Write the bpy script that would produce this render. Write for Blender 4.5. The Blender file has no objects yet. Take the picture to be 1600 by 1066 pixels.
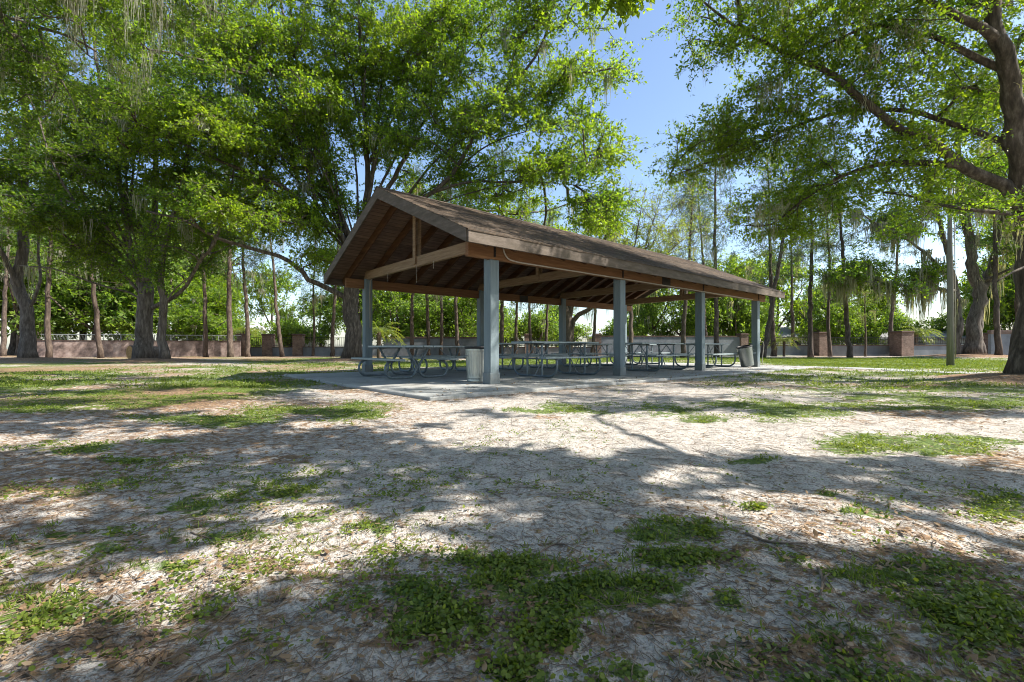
import bpy, math, random
import numpy as np
from mathutils import Vector, Matrix

PI = math.pi
CAMH = 0.78
F = 729.0
SLAB = 0.06
scene = bpy.context.scene
COL = scene.collection
UP = np.array([0, 0, 1.0])

def PT(px, py, z):
    """photo direction -> world point at distance z in front of the camera"""
    return np.array([(px - 800) / F * z, z, CAMH + (543 - py) / F * z])

# ------------------------------------------------------------------ noise
def _h(ix, iy, s):
    n = (ix * 374761393 + iy * 668265263 + s * 982451653).astype(np.int64) & 0xffffffff
    n = ((n ^ (n >> 13)) * 1274126177) & 0xffffffff
    n = (n ^ (n >> 16)) & 0xffffffff
    return n / 4294967295.0

def vnoise(x, y, s=0):
    x = np.asarray(x, float); y = np.asarray(y, float)
    ix = np.floor(x).astype(np.int64); iy = np.floor(y).astype(np.int64)
    fx = x - ix; fy = y - iy
    fx = fx * fx * (3 - 2 * fx); fy = fy * fy * (3 - 2 * fy)
    a = _h(ix, iy, s); b = _h(ix + 1, iy, s); c = _h(ix, iy + 1, s); d = _h(ix + 1, iy + 1, s)
    return (a * (1 - fx) + b * fx) * (1 - fy) + (c * (1 - fx) + d * fx) * fy

def fbm(x, y, s=0, o=4):
    t = 0; a = .5
    for k in range(o):
        t = t + a * vnoise(x * 2 ** k, y * 2 ** k, s + k * 7); a *= .5
    return t / (1 - .5 ** o)

def sstep(a, b, x):
    t = np.clip((x - a) / (b - a), 0, 1)
    return t * t * (3 - 2 * t)

# ------------------------------------------------------------------ ground shape
AX, AY = -.42, 9.08                       # near right post corner = pavilion origin
RD = np.array([.759, .651]); LD = np.array([-.651, .759])
def to_tl(x, y):
    dx = x - AX; dy = y - AY
    return dx * RD[0] + dy * RD[1], dx * LD[0] + dy * LD[1]
MOUNDS = []
def ground_z(x, y):
    x = np.asarray(x, float); y = np.asarray(y, float)
    r = np.hypot(x, y)
    z = (fbm(x * .35, y * .35, 3, 3) - .5) * .10
    z = z + (fbm(x * 2.2, y * 2.2, 11, 3) - .5) * .05 * sstep(60, 8, r)
    z = z + (fbm(x * 8, y * 8, 17, 3) - .5) * .028 * sstep(14, 4, r)
    t, l = to_tl(x, y)
    d = np.maximum(np.maximum(-2.11 - t, t - 14.6), np.maximum(-1.28 - l, l - 6.25))
    w = sstep(-.2, 1.8, d)
    z = z * w + (0.012) * (1 - w)
    z = np.where(d < -.12, -0.05, z)
    for (mx, my, mh, mr) in MOUNDS:
        z = z + mh * np.exp(-((x - mx) ** 2 + (y - my) ** 2) / (mr * mr))
    return z
def gz(x, y): return float(ground_z(x, y))

# ------------------------------------------------------------------ materials
def new_mat(name):
    m = bpy.data.materials.new(name); m.use_nodes = True
    nt = m.node_tree
    for n in list(nt.nodes): nt.nodes.remove(n)
    out = nt.nodes.new('ShaderNodeOutputMaterial')
    return m, nt, out
def nd(nt, typ, **kw):
    n = nt.nodes.new(typ)
    for k, v in kw.items():
        if k.startswith('in_'):
            key = k[3:]
            n.inputs[int(key) if key.isdigit() else key.replace('_', ' ')].default_value = v
        else: setattr(n, k, v)
    return n
def ramp(nt, stops, fac=None):
    r = nt.nodes.new('ShaderNodeValToRGB')
    el = r.color_ramp.elements
    while len(el) < len(stops): el.new(.5)
    for e, (p, c) in zip(el, stops):
        e.position = p; e.color = (c[0], c[1], c[2], 1) if not isinstance(c, float) else (c, c, c, 1)
    if fac is not None: nt.links.new(fac, r.inputs[0])
    return r
def mixc(nt, a, b, fac, mode='MIX'):
    n = nt.nodes.new('ShaderNodeMix'); n.data_type = 'RGBA'; n.blend_type = mode
    for s, v in ((n.inputs[0], fac), (n.inputs[6], a), (n.inputs[7], b)):
        if hasattr(v, 'links') or isinstance(v, bpy.types.NodeSocket): nt.links.new(v, s)
        else: s.default_value = v if not isinstance(v, tuple) else (v[0], v[1], v[2], 1)
    return n.outputs[2]
def mth(nt, op, a, b=None, clamp=False):
    n = nt.nodes.new('ShaderNodeMath'); n.operation = op; n.use_clamp = clamp
    for i, v in enumerate((a, b)):
        if v is None: continue
        if isinstance(v, bpy.types.NodeSocket): nt.links.new(v, n.inputs[i])
        else: n.inputs[i].default_value = v
    return n.outputs[0]
def coords(nt, scale=(1, 1, 1), kind='Object'):
    tc = nt.nodes.new('ShaderNodeTexCoord'); mp = nt.nodes.new('ShaderNodeMapping')
    mp.inputs['Scale'].default_value = scale
    nt.links.new(tc.outputs[kind], mp.inputs[0]); return mp.outputs[0]
def noise(nt, vec, scale, detail=4, rough=.55):
    n = nd(nt, 'ShaderNodeTexNoise'); n.inputs['Scale'].default_value = scale
    n.inputs['Detail'].default_value = detail; n.inputs['Roughness'].default_value = rough
    if vec is not None: nt.links.new(vec, n.inputs['Vector'])
    return n.outputs[0]

def simple_mat(name, stops, scale=3, rough=.75, stretch=(1, 1, 1), bump=.2, bscale=30, metal=0, spec=.3, detail=5):
    m, nt, out = new_mat(name)
    v = coords(nt, stretch)
    n1 = noise(nt, v, scale, detail, .65)
    c = ramp(nt, stops, n1)
    b = nd(nt, 'ShaderNodeBsdfPrincipled'); b.inputs['Roughness'].default_value = rough
    b.inputs['Metallic'].default_value = metal; b.inputs['Specular IOR Level'].default_value = spec
    nt.links.new(c.outputs[0], b.inputs['Base Color'])
    n2 = noise(nt, v, bscale, 4, .7)
    bp = nd(nt, 'ShaderNodeBump'); bp.inputs['Strength'].default_value = bump; bp.inputs['Distance'].default_value = .02
    nt.links.new(n2, bp.inputs['Height']); nt.links.new(bp.outputs[0], b.inputs['Normal'])
    nt.links.new(b.outputs[0], out.inputs[0]); return m

def leaf_mat(name, dark, light, yellow, trans=.45, nscale=.35, gloss=.35):
    m, nt, out = new_mat(name)
    g = nd(nt, 'ShaderNodeNewGeometry')
    v = coords(nt)
    n1 = noise(nt, v, nscale, 3, .5)
    c1 = ramp(nt, [(0.0, dark), (.6, light), (1.0, yellow)], g.outputs['Random Per Island'])
    n1r = ramp(nt, [(.35, 0.0), (.68, 1.0)], n1)
    c = mixc(nt, c1.outputs[0], yellow, mth(nt, 'MULTIPLY', n1r.outputs[0], .55))
    b = nd(nt, 'ShaderNodeBsdfPrincipled'); b.inputs['Roughness'].default_value = .45
    b.inputs['Specular IOR Level'].default_value = gloss
    nt.links.new(c, b.inputs['Base Color'])
    t = nd(nt, 'ShaderNodeBsdfTranslucent')
    tc = mixc(nt, c, (2.35, 2.25, .85, 1), 1.0, 'MULTIPLY')
    nt.links.new(tc, t.inputs[0])
    mx = nd(nt, 'ShaderNodeMixShader'); mx.inputs[0].default_value = trans
    nt.links.new(b.outputs[0], mx.inputs[1]); nt.links.new(t.outputs[0], mx.inputs[2])
    nt.links.new(mx.outputs[0], out.inputs[0]); return m

M = {}
M['oak_leaf'] = leaf_mat('oak_leaf', (.042, .088, .013), (.090, .178, .019), (.205, .275, .024), .55)
M['oak_leaf_dark'] = leaf_mat('oak_leaf_dark', (.036, .080, .014), (.076, .150, .019), (.165, .235, .025), .52)
M['wood_leaf'] = leaf_mat('wood_leaf', (.05, .10, .022), (.11, .20, .035), (.20, .28, .05), .5, .2)
M['airy_leaf'] = leaf_mat('airy_leaf', (.08, .13, .03), (.15, .22, .05), (.24, .28, .05), .5)
M['needle'] = leaf_mat('needle', (.022, .052, .024), (.045, .09, .035), (.09, .14, .035), .3)
M['palm_leaf'] = leaf_mat('palm_leaf', (.05, .09, .02), (.10, .15, .035), (.22, .24, .05), .45)
M['ground_leaf'] = leaf_mat('ground_leaf', (.045, .080, .014), (.09, .145, .02), (.19, .225, .035), .35, 1.5)
M['dry_leaf'] = leaf_mat('dry_leaf', (.07, .042, .028), (.19, .115, .065), (.36, .26, .17), .15, 3, .2)
M['moss'] = leaf_mat('moss', (.14, .145, .125), (.25, .25, .21), (.36, .355, .30), .3, 1, .05)
M['bark'] = simple_mat('bark', [(.3, (.045, .036, .03)), (.5, (.12, .10, .085)), (.7, (.23, .20, .175))], 3.0, .9, (3, 3, .6), .9, 7)
M['bark_dark'] = simple_mat('bark_dark', [(.3, (.03, .024, .02)), (.52, (.085, .068, .055)), (.72, (.20, .17, .14))], 3.5, .9, (3, 3, .7), .9, 8)
M['pine_bark'] = simple_mat('pine_bark', [(.3, (.035, .026, .022)), (.55, (.105, .078, .062)), (.75, (.22, .175, .145))], 5, .9, (2, 2, .6), .9, 8)
M['post_paint'] = simple_mat('post_paint', [(.3, (.125, .165, .185)), (.55, (.165, .21, .23)), (.8, (.21, .255, .275))], 4, .6, (3, 3, .35), .35, 22)
def post_wear():
    m = M['post_paint']; nt = m.node_tree
    pb = [n for n in nt.nodes if n.type == 'BSDF_PRINCIPLED'][0]; src = pb.inputs['Base Color'].links[0].from_socket
    v = coords(nt); sp = nd(nt, 'ShaderNodeSeparateXYZ'); nt.links.new(v, sp.inputs[0])
    n = noise(nt, v, 9, 5, .7)
    k = ramp(nt, [(.30, 1.0), (.52, 0.0)], mth(nt, 'ADD', mth(nt, 'MULTIPLY', sp.outputs[2], 1.3), mth(nt, 'MULTIPLY', mth(nt, 'SUBTRACT', n, .35), .9)))
    c = mixc(nt, src, (.16, .13, .10), mth(nt, 'MULTIPLY', k.outputs[0], .35))
    ch = ramp(nt, [(.66, 0.0), (.70, 1.0)], noise(nt, coords(nt, (1, 1, .5)), 16, 5, .75))
    c = mixc(nt, c, (.30, .27, .23), mth(nt, 'MULTIPLY', ch.outputs[0], .7))
    nt.links.new(c, pb.inputs['Base Color'])
post_wear()
M['beam_wood'] = simple_mat('beam_wood', [(.25, (.12, .055, .024)), (.55, (.21, .105, .048)), (.8, (.30, .165, .085))], 3, .7, (.5, 4, 9), .35, 14)
M['rafter_wood'] = simple_mat('rafter_wood', [(.25, (.05, .022, .011)), (.55, (.10, .045, .02)), (.8, (.17, .085, .04))], 3, .7, (4, .7, 4), .35, 14)
M['tie_wood'] = simple_mat('tie_wood', [(.25, (.17, .10, .05)), (.55, (.27, .18, .105)), (.8, (.36, .26, .16))], 3, .75, (8, .6, 8), .35, 14)
M['fascia'] = simple_mat('fascia', [(.2, (.06, .05, .032)), (.5, (.105, .083, .066)), (.8, (.19, .155, .13))], 2.2, .75, (1, 1, 5), .3, 16)
M['steel'] = simple_mat('steel', [(.3, (.10, .13, .15)), (.6, (.17, .21, .235)), (.8, (.26, .30, .32))], 12, .42, (1, 1, 1), .1, 60, .25, .5)
M['table_top'] = simple_mat('table_top', [(.3, (.20, .25, .27)), (.6, (.30, .355, .37)), (.8, (.40, .44, .45))], 6, .4, (1, 1, 1), .1, 60, .1, .5)
M['dark_plate'] = simple_mat('dark_plate', [(.3, (.012, .01, .01)), (.8, (.035, .026, .022))], 8, .5)
M['conduit'] = simple_mat('conduit', [(.3, (.32, .28, .23)), (.8, (.46, .42, .36))], 8, .5)
M['galv'] = simple_mat('galv', [(.3, (.30, .33, .33)), (.55, (.42, .45, .43)), (.8, (.55, .57, .50))], 9, .36, (1, 1, .4), .15, 40, .75, .5)
M['galv_dark'] = simple_mat('galv_dark', [(.3, (.16, .18, .18)), (.55, (.26, .28, .28)), (.8, (.36, .38, .38))], 5, .3, (1, 1, .4), .1, 40, .7, .5)
M['rubber'] = simple_mat('rubber', [(.3, (.012, .012, .014)), (.8, (.03, .03, .032))], 9, .5)
M['iron'] = simple_mat('iron', [(.3, (.015, .015, .016)), (.8, (.04, .04, .04))], 9, .5)
M['wire'] = simple_mat('wire', [(.3, (.25, .28, .27)), (.8, (.36, .38, .36))], 9, .5)
M['pole_wood'] = simple_mat('pole_wood', [(.25, (.11, .105, .085)), (.55, (.19, .18, .15)), (.8, (.29, .27, .23))], 3, .85, (6, 6, .3), .5, 12)
M['lamp_shell'] = simple_mat('lamp_shell', [(.3, (.28, .30, .32)), (.8, (.50, .52, .52))], 5, .4)
M['lamp_glass'] = simple_mat('lamp_glass', [(.3, (.65, .65, .62)), (.8, (.8, .8, .78))], 5, .2)
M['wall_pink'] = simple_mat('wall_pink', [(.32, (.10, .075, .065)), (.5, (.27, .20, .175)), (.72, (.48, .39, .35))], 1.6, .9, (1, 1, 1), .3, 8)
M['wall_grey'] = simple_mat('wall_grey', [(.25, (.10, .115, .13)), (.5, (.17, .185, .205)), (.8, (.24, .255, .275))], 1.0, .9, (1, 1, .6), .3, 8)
M['cap'] = simple_mat('cap', [(.25, (.05, .035, .028)), (.8, (.15, .10, .08))], 4, .9)
M['house_white'] = simple_mat('house_white', [(.3, (.50, .50, .48)), (.8, (.66, .66, .63))], .6, .8)
M['roof_grey'] = simple_mat('roof_grey', [(.3, (.22, .22, .22)), (.8, (.38, .37, .36))], 2, .85, (1, 1, 4), .3, 6)
M['roof_pale'] = simple_mat('roof_pale', [(.3, (.50, .52, .54)), (.8, (.66, .67, .68))], 2, .6)
M['glass'] = simple_mat('glass', [(.3, (.02, .03, .035)), (.8, (.05, .06, .065))], 2, .1, spec=.6)
M['cut_wood'] = simple_mat('cut_wood', [(.3, (.32, .16, .05)), (.55, (.50, .28, .10)), (.8, (.60, .38, .17))], 8, .8)
M['stick'] = simple_mat('stick', [(.3, (.13, .09, .065)), (.8, (.34, .27, .21))], 20, .9, (1, 1, 1), .6, 60)

def brick_mat():
    m, nt, out = new_mat('brick')
    v = coords(nt)
    sp = nd(nt, 'ShaderNodeSeparateXYZ'); nt.links.new(v, sp.inputs[0])
    cb = nd(nt, 'ShaderNodeCombineXYZ')
    nt.links.new(mth(nt, 'ADD', sp.outputs[0], sp.outputs[1]), cb.inputs[0]); nt.links.new(sp.outputs[2], cb.inputs[1])
    b = nd(nt, 'ShaderNodeTexBrick'); b.inputs['Scale'].default_value = 4.5
    b.inputs['Color1'].default_value = (.13, .075, .055, 1); b.inputs['Color2'].default_value = (.22, .15, .115, 1)
    b.inputs['Mortar'].default_value = (.22, .20, .18, 1); b.inputs['Mortar Size'].default_value = .015
    nt.links.new(cb.outputs[0], b.inputs['Vector'])
    n = noise(nt, v, 2.5, 4)
    r = ramp(nt, [(.3, (.55, .55, .55)), (.7, (1.15, 1.15, 1.15))], n)
    c = mixc(nt, b.outputs[0], r.outputs[0], 1.0, 'MULTIPLY')
    p = nd(nt, 'ShaderNodeBsdfPrincipled'); p.inputs['Roughness'].default_value = .9
    nt.links.new(c, p.inputs['Base Color']); nt.links.new(p.outputs[0], out.inputs[0]); return m
M['brick'] = brick_mat()

def shingle_mat():
    m, nt, out = new_mat('shingles')
    v = coords(nt)
    sp = nd(nt, 'ShaderNodeSeparateXYZ'); nt.links.new(v, sp.inputs[0])
    cb = nd(nt, 'ShaderNodeCombineXYZ')
    nt.links.new(sp.outputs[0], cb.inputs[0]); nt.links.new(mth(nt, 'MULTIPLY', sp.outputs[2], 2.4), cb.inputs[1])
    b = nd(nt, 'ShaderNodeTexBrick'); b.inputs['Scale'].default_value = 1.0
    b.inputs['Brick Width'].default_value = .30; b.inputs['Row Height'].default_value = .14
    b.inputs['Color1'].default_value = (.052, .036, .024, 1); b.inputs['Color2'].default_value = (.11, .078, .053, 1)
    b.inputs['Mortar'].default_value = (.04, .032, .026, 1); b.inputs['Mortar Size'].default_value = .008
    b.inputs['Bias'].default_value = -.1
    nt.links.new(cb.outputs[0], b.inputs['Vector'])
    n = noise(nt, coords(nt, (1, .35, .35)), 2.2, 5, .65)
    r = ramp(nt, [(.3, (.5, .48, .45)), (.5, (1., .98, .95)), (.75, (1.35, 1.28, 1.2))], n)
    c = mixc(nt, b.outputs[0], r.outputs[0], 1.0, 'MULTIPLY')
    n2 = noise(nt, v, 60, 3)
    r2 = ramp(nt, [(.3, (.6, .6, .6)), (.7, (1.3, 1.3, 1.3))], n2)
    c = mixc(nt, c, r2.outputs[0], 1.0, 'MULTIPLY')
    p = nd(nt, 'ShaderNodeBsdfPrincipled'); p.inputs['Roughness'].default_value = .9
    bp = nd(nt, 'ShaderNodeBump'); bp.inputs['Strength'].default_value = .6; bp.inputs['Distance'].default_value = .02
    nt.links.new(b.outputs[1], bp.inputs['Height']); bp.invert = True
    nt.links.new(bp.outputs[0], p.inputs['Normal'])
    nt.links.new(c, p.inputs['Base Color']); nt.links.new(p.outputs[0], out.inputs[0]); return m
M['shingles'] = shingle_mat()

def plank_mat():
    m, nt, out = new_mat('deck_planks')
    v = coords(nt)
    sp = nd(nt, 'ShaderNodeSeparateXYZ'); nt.links.new(v, sp.inputs[0])
    yy = mth(nt, 'MULTIPLY', sp.outputs[1], 1 / .125)
    fr = mth(nt, 'FRACT', yy); fl = mth(nt, 'FLOOR', yy)
    wn = nd(nt, 'ShaderNodeTexWhiteNoise', noise_dimensions='1D'); nt.links.new(fl, wn.inputs['W'])
    g = ramp(nt, [(0.0, 0.0), (.10, 1.0), (.90, 1.0), (1.0, 0.0)], fr)
    n = noise(nt, coords(nt, (1.2, 9, 9)), 3, 5)
    c = ramp(nt, [(.25, (.12, .07, .047)), (.55, (.205, .125, .085)), (.8, (.29, .19, .135))], n)
    w = ramp(nt, [(0.0, (.72, .72, .72)), (1.0, (1.1, 1.1, 1.1))], wn.outputs[0])
    cc = mixc(nt, c.outputs[0], w.outputs[0], 1.0, 'MULTIPLY')
    cc = mixc(nt, (.03, .018, .012), cc, g.outputs[0])
    p = nd(nt, 'ShaderNodeBsdfPrincipled'); p.inputs['Roughness'].default_value = .8
    bp = nd(nt, 'ShaderNodeBump'); bp.inputs['Strength'].default_value = .6; bp.inputs['Distance'].default_value = .01
    nt.links.new(g.outputs[0], bp.inputs['Height']); nt.links.new(bp.outputs[0], p.inputs['Normal'])
    nt.links.new(cc, p.inputs['Base Color']); nt.links.new(p.outputs[0], out.inputs[0]); return m
M['planks'] = plank_mat()

def concrete_mat():
    m, nt, out = new_mat('concrete')
    v = coords(nt)
    n = noise(nt, v, 1.1, 6, .65)
    c = ramp(nt, [(.28, (.20, .21, .205)), (.5, (.32, .325, .315)), (.75, (.43, .425, .40))], n)
    n2 = noise(nt, v, 45, 3, .7)
    r2 = ramp(nt, [(.3, (.75, .75, .75)), (.7, (1.15, 1.15, 1.15))], n2)
    cc = mixc(nt, c.outputs[0], r2.outputs[0], 1.0, 'MULTIPLY')
    sp = nd(nt, 'ShaderNodeSeparateXYZ'); nt.links.new(v, sp.inputs[0])
    jx = mth(nt, 'LESS_THAN', mth(nt, 'ABSOLUTE', mth(nt, 'SUBTRACT', mth(nt, 'FRACT', mth(nt, 'MULTIPLY', mth(nt, 'ADD', sp.outputs[0], 20.4), 1 / 3.3)), .5)), .004)
    jy = mth(nt, 'LESS_THAN', mth(nt, 'ABSOLUTE', mth(nt, 'SUBTRACT', mth(nt, 'FRACT', mth(nt, 'MULTIPLY', mth(nt, 'ADD', sp.outputs[1], 20.0), 1 / 2.6)), .5)), .005)
    cc = mixc(nt, cc, (.07, .065, .06), mth(nt, 'MULTIPLY', mth(nt, 'MAXIMUM', jx, jy), .8))
    st = ramp(nt, [(.52, 0.0), (.66, 1.0)], noise(nt, v, .8, 6, .7))
    cc = mixc(nt, cc, (.20, .17, .13), mth(nt, 'MULTIPLY', st.outputs[0], .45))
    p = nd(nt, 'ShaderNodeBsdfPrincipled'); p.inputs['Roughness'].default_value = .75
    bp = nd(nt, 'ShaderNodeBump'); bp.inputs['Strength'].default_value = .2; bp.inputs['Distance'].default_value = .01
    nt.links.new(n2, bp.inputs['Height']); nt.links.new(bp.outputs[0], p.inputs['Normal'])
    nt.links.new(cc, p.inputs['Base Color']); nt.links.new(p.outputs[0], out.inputs[0]); return m
M['concrete'] = concrete_mat()

def ground_mat():
    m, nt, out = new_mat('ground')
    v = coords(nt)
    at_g = nd(nt, 'ShaderNodeAttribute', attribute_name='green').outputs['Fac']
    at_l = nd(nt, 'ShaderNodeAttribute', attribute_name='litter').outputs['Fac']
    nA = noise(nt, v, 1.3, 6, .6)
    nB = noise(nt, v, 14, 5, .7)
    nC = noise(nt, v, 70, 3, .7)
    nD = noise(nt, v, 5, 5, .7)
    sand = ramp(nt, [(.3, (.30, .272, .245)), (.5, (.45, .415, .38)), (.72, (.56, .525, .485))], nD)
    grit = ramp(nt, [(.34, (.5, .47, .44)), (.5, (1, 1, 1)), (.7, (1.1, 1.1, 1.1))], nC)
    col = mixc(nt, sand.outputs[0], grit.outputs[0], 1.0, 'MULTIPLY')
    # scattered dark crumbs of leaf on the sand
    vo = nd(nt, 'ShaderNodeTexVoronoi'); vo.inputs['Scale'].default_value = 22; nt.links.new(v, vo.inputs['Vector'])
    crumb = mth(nt, 'MULTIPLY', mth(nt, 'LESS_THAN', vo.outputs['Distance'], .24),
                mth(nt, 'GREATER_THAN', noise(nt, v, 3.1, 4), .50))
    crc = ramp(nt, [(.0, (.09, .06, .04)), (.5, (.22, .15, .10)), (1.0, (.32, .21, .12))], vo.outputs['Color'])
    col = mixc(nt, col, crc.outputs[0], mth(nt, 'MULTIPLY', crumb, .75))
    # litter
    vl = nd(nt, 'ShaderNodeTexVoronoi'); vl.inputs['Scale'].default_value = 30; vl.inputs['Randomness'].default_value = 1
    nt.links.new(v, vl.inputs['Vector'])
    lit = ramp(nt, [(0, (.06, .038, .024)), (.4, (.17, .10, .055)), (.75, (.30, .18, .09)), (1, (.36, .27, .18))], vl.outputs['Color'])
    ml = mth(nt, 'ADD', at_l, mth(nt, 'MULTIPLY', mth(nt, 'SUBTRACT', nB, .5), 1.7))
    ml = ramp(nt, [(.42, 0.0), (.58, 1.0)], ml).outputs[0]
    col = mixc(nt, col, lit.outputs[0], mth(nt, 'MULTIPLY', ml, .9))
    # green
    vg = nd(nt, 'ShaderNodeTexVoronoi'); vg.inputs['Scale'].default_value = 48; nt.links.new(v, vg.inputs['Vector'])
    grn = ramp(nt, [(0, (.035, .06, .012)), (.4, (.07, .12, .018)), (.8, (.13, .19, .03)), (1, (.20, .22, .06))], vg.outputs['Color'])
    mg = mth(nt, 'ADD', at_g, mth(nt, 'MULTIPLY', mth(nt, 'SUBTRACT', nB, .5), 1.5))
    mg = mth(nt, 'ADD', mg, mth(nt, 'MULTIPLY', mth(nt, 'SUBTRACT', nA, .5), .5))
    mg = ramp(nt, [(.45, 0.0), (.60, 1.0)], mg).outputs[0]
    col = mixc(nt, col, grn.outputs[0], mth(nt, 'MULTIPLY', mg, .92))
    p = nd(nt, 'ShaderNodeBsdfPrincipled'); p.inputs['Roughness'].default_value = .95
    p.inputs['Specular IOR Level'].default_value = .1
    nt.links.new(col, p.inputs['Base Color'])
    hh = mth(nt, 'ADD', mth(nt, 'MULTIPLY', nB, 1.0), mth(nt, 'MULTIPLY', nC, .35))
    hh = mth(nt, 'ADD', hh, mth(nt, 'MULTIPLY', nD, 1.2))
    bp = nd(nt, 'ShaderNodeBump'); bp.inputs['Strength'].default_value = 1.0; bp.inputs['Distance'].default_value = .034
    nt.links.new(hh, bp.inputs['Height']); nt.links.new(bp.outputs[0], p.inputs['Normal'])
    nt.links.new(p.outputs[0], out.inputs[0]); return m
M['ground'] = ground_mat()

# ------------------------------------------------------------------ mesh helpers
class MB:
    """collects faces; build() links ONE mesh object"""
    def __init__(s): s.v = []; s.f = []; s.n = 0      # f: list of (K,n) arrays
    def add(s, v, f):
        v = np.asarray(v, float).reshape(-1, 3)
        if not isinstance(f, list): f = [f]
        for a in f: s.f.append(np.asarray(a, int) + s.n)
        s.v.append(v); s.n += len(v)
    def box(s, c, d, rot=None, bev=0):
        c = np.array(c, float); d = np.array(d, float) / 2
        b = min(bev, d.min() * .9)
        if b <= 0:
            q = np.array([[x, y, z] for x in (-1, 1) for y in (-1, 1) for z in (-1, 1)]) * d
            f = np.array([[0, 1, 3, 2], [4, 6, 7, 5], [0, 4, 5, 1], [2, 3, 7, 6], [0, 2, 6, 4], [1, 5, 7, 3]])
            fs = [f]
        else:
            q = []; idx = {}
            for x in (-1, 1):
                for y in (-1, 1):
                    for z in (-1, 1):
                        for a in range(3):
                            p = np.array([x, y, z]) * (d - b); p[a] = (x, y, z)[a] * d[a]
                            idx[(x, y, z, a)] = len(q); q.append(p)
            q = np.array(q); quads = []; tris = []
            for a in range(3):
                o = [i for i in range(3) if i != a]
                for sg in (-1, 1):
                    loop = []
                    for u, w in ((-1, -1), (1, -1), (1, 1), (-1, 1)):
                        k = [0, 0, 0]; k[a] = sg; k[o[0]] = u; k[o[1]] = w; loop.append(idx[(*k, a)])
                    quads.append(loop)
            for a in range(3):           # edges along axis a
                o = [i for i in range(3) if i != a]
                for u in (-1, 1):
                    for w in (-1, 1):
                        k0 = [0, 0, 0]; k1 = [0, 0, 0]; k0[a] = -1; k1[a] = 1
                        for k in (k0, k1): k[o[0]] = u; k[o[1]] = w
                        quads.append([idx[(*k0, o[0])], idx[(*k1, o[0])], idx[(*k1, o[1])], idx[(*k0, o[1])]])
            for x in (-1, 1):
                for y in (-1, 1):
                    for z in (-1, 1): tris.append([idx[(x, y, z, a)] for a in range(3)])
            fs = [np.array(quads), np.array(tris)]
        if rot is not None: q = q @ np.array(rot).T
        s.add(q + c, fs)
    def beam(s, a, b, w, h, up=(0, 0, 1), bev=.004):
        """box from a to b, width w (sideways), height h (along up)"""
        a = np.array(a, float); b = np.array(b, float); x = b - a; L = np.linalg.norm(x); x /= L
        y = np.cross(np.array(up, float), x); y /= np.linalg.norm(y); z = np.cross(x, y)
        s.box((a + b) / 2, (L, w, h), np.stack([x, y, z], 1), bev)
    def prism(s, poly, axis_a, axis_b):
        """polygon points (n,3) extruded from +axis_a to +axis_b offsets"""
        p = np.array(poly, float); n = len(p)
        v = np.concatenate([p + axis_a, p + axis_b])
        sides = np.array([[i, (i + 1) % n, n + (i + 1) % n, n + i] for i in range(n)])
        s.add(v, [sides, np.array([list(range(n))[::-1]]), np.array([list(range(n, 2 * n))])])
    def tube(s, pts, rad, n=8, caps=True, lump=0, rng=None):
        p = np.array(pts, float); K = len(p)
        r = np.full(K, rad, float) if np.isscalar(rad) else np.array(rad, float)
        t = np.gradient(p, axis=0); t /= np.linalg.norm(t, axis=1)[:, None] + 1e-9
        ref = np.array([1.0, 0, 0]) if abs(t[0][0]) < .8 else np.array([0, 1.0, 0])
        rings = []
        u = ref - t[0] * (ref @ t[0]); u /= np.linalg.norm(u)
        ang = np.arange(n) / n * 2 * PI
        ph = 0
        for k in range(K):
            u = u - t[k] * (u @ t[k]); u /= np.linalg.norm(u) + 1e-9
            w = np.cross(t[k], u)
            rr = r[k] * np.ones(n)
            if lump:
                rr = rr * (1 + lump * (np.sin(ang * 3 + k * .35 + ph) * .5 + np.sin(ang * 5 - k * .5) * .35 + (rng.random(n) - .5) * .5))
            rings.append(p[k] + (np.cos(ang) * rr)[:, None] * u + (np.sin(ang) * rr)[:, None] * w)
        v = np.concatenate(rings)
        i = np.arange(n); j = (i + 1) % n
        q = np.concatenate([np.stack([k * n + i, k * n + j, (k + 1) * n + j, (k + 1) * n + i], 1) for k in range(K - 1)])
        fs = [q]
        if caps: fs += [np.array([list(range(n))[::-1]]), np.array([[(K - 1) * n + a for a in range(n)]])]
        s.add(v, fs)
    def cyl(s, a, b, r, n=16): s.tube([a, b], r, n)
    def lathe(s, prof, n=32, c=(0, 0, 0)):
        ang = np.arange(n) / n * 2 * PI; K = len(prof)
        v = np.concatenate([np.stack([np.cos(ang) * r, np.sin(ang) * r, np.full(n, z)], 1) for r, z in prof]) + np.array(c)
        i = np.arange(n); j = (i + 1) % n
        q = np.concatenate([np.stack([k * n + i, k * n + j, (k + 1) * n + j, (k + 1) * n + i], 1) for k in range(K - 1)])
        s.add(v, [q])
    def mesh(s, name, mat, smooth=False):
        me = bpy.data.meshes.new(name)
        v = np.concatenate(s.v).astype(np.float32)
        me.vertices.add(len(v)); me.vertices.foreach_set('co', v.ravel())
        loops = np.concatenate([a.ravel() for a in s.f]).astype(np.int32)
        tot = np.concatenate([np.full(len(a), a.shape[1], np.int32) for a in s.f])
        st = np.concatenate([[0], np.cumsum(tot)[:-1]]).astype(np.int32)
        me.loops.add(len(loops)); me.loops.foreach_set('vertex_index', loops)
        me.polygons.add(len(tot)); me.polygons.foreach_set('loop_start', st)
        try: me.polygons.foreach_set('loop_total', tot)
        except Exception: pass
        me.polygons.foreach_set('use_smooth', np.full(len(tot), bool(smooth)))
        me.update(calc_edges=True)
        me.materials.append(mat)
        return me
    def build(s, name, mat, parent=None, smooth=False, loc=None):
        o = bpy.data.objects.new(name, s.mesh(name, mat, smooth)); COL.objects.link(o)
        if parent is not None: o.parent = parent
        if loc is not None: o.location = loc
        return o

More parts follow.
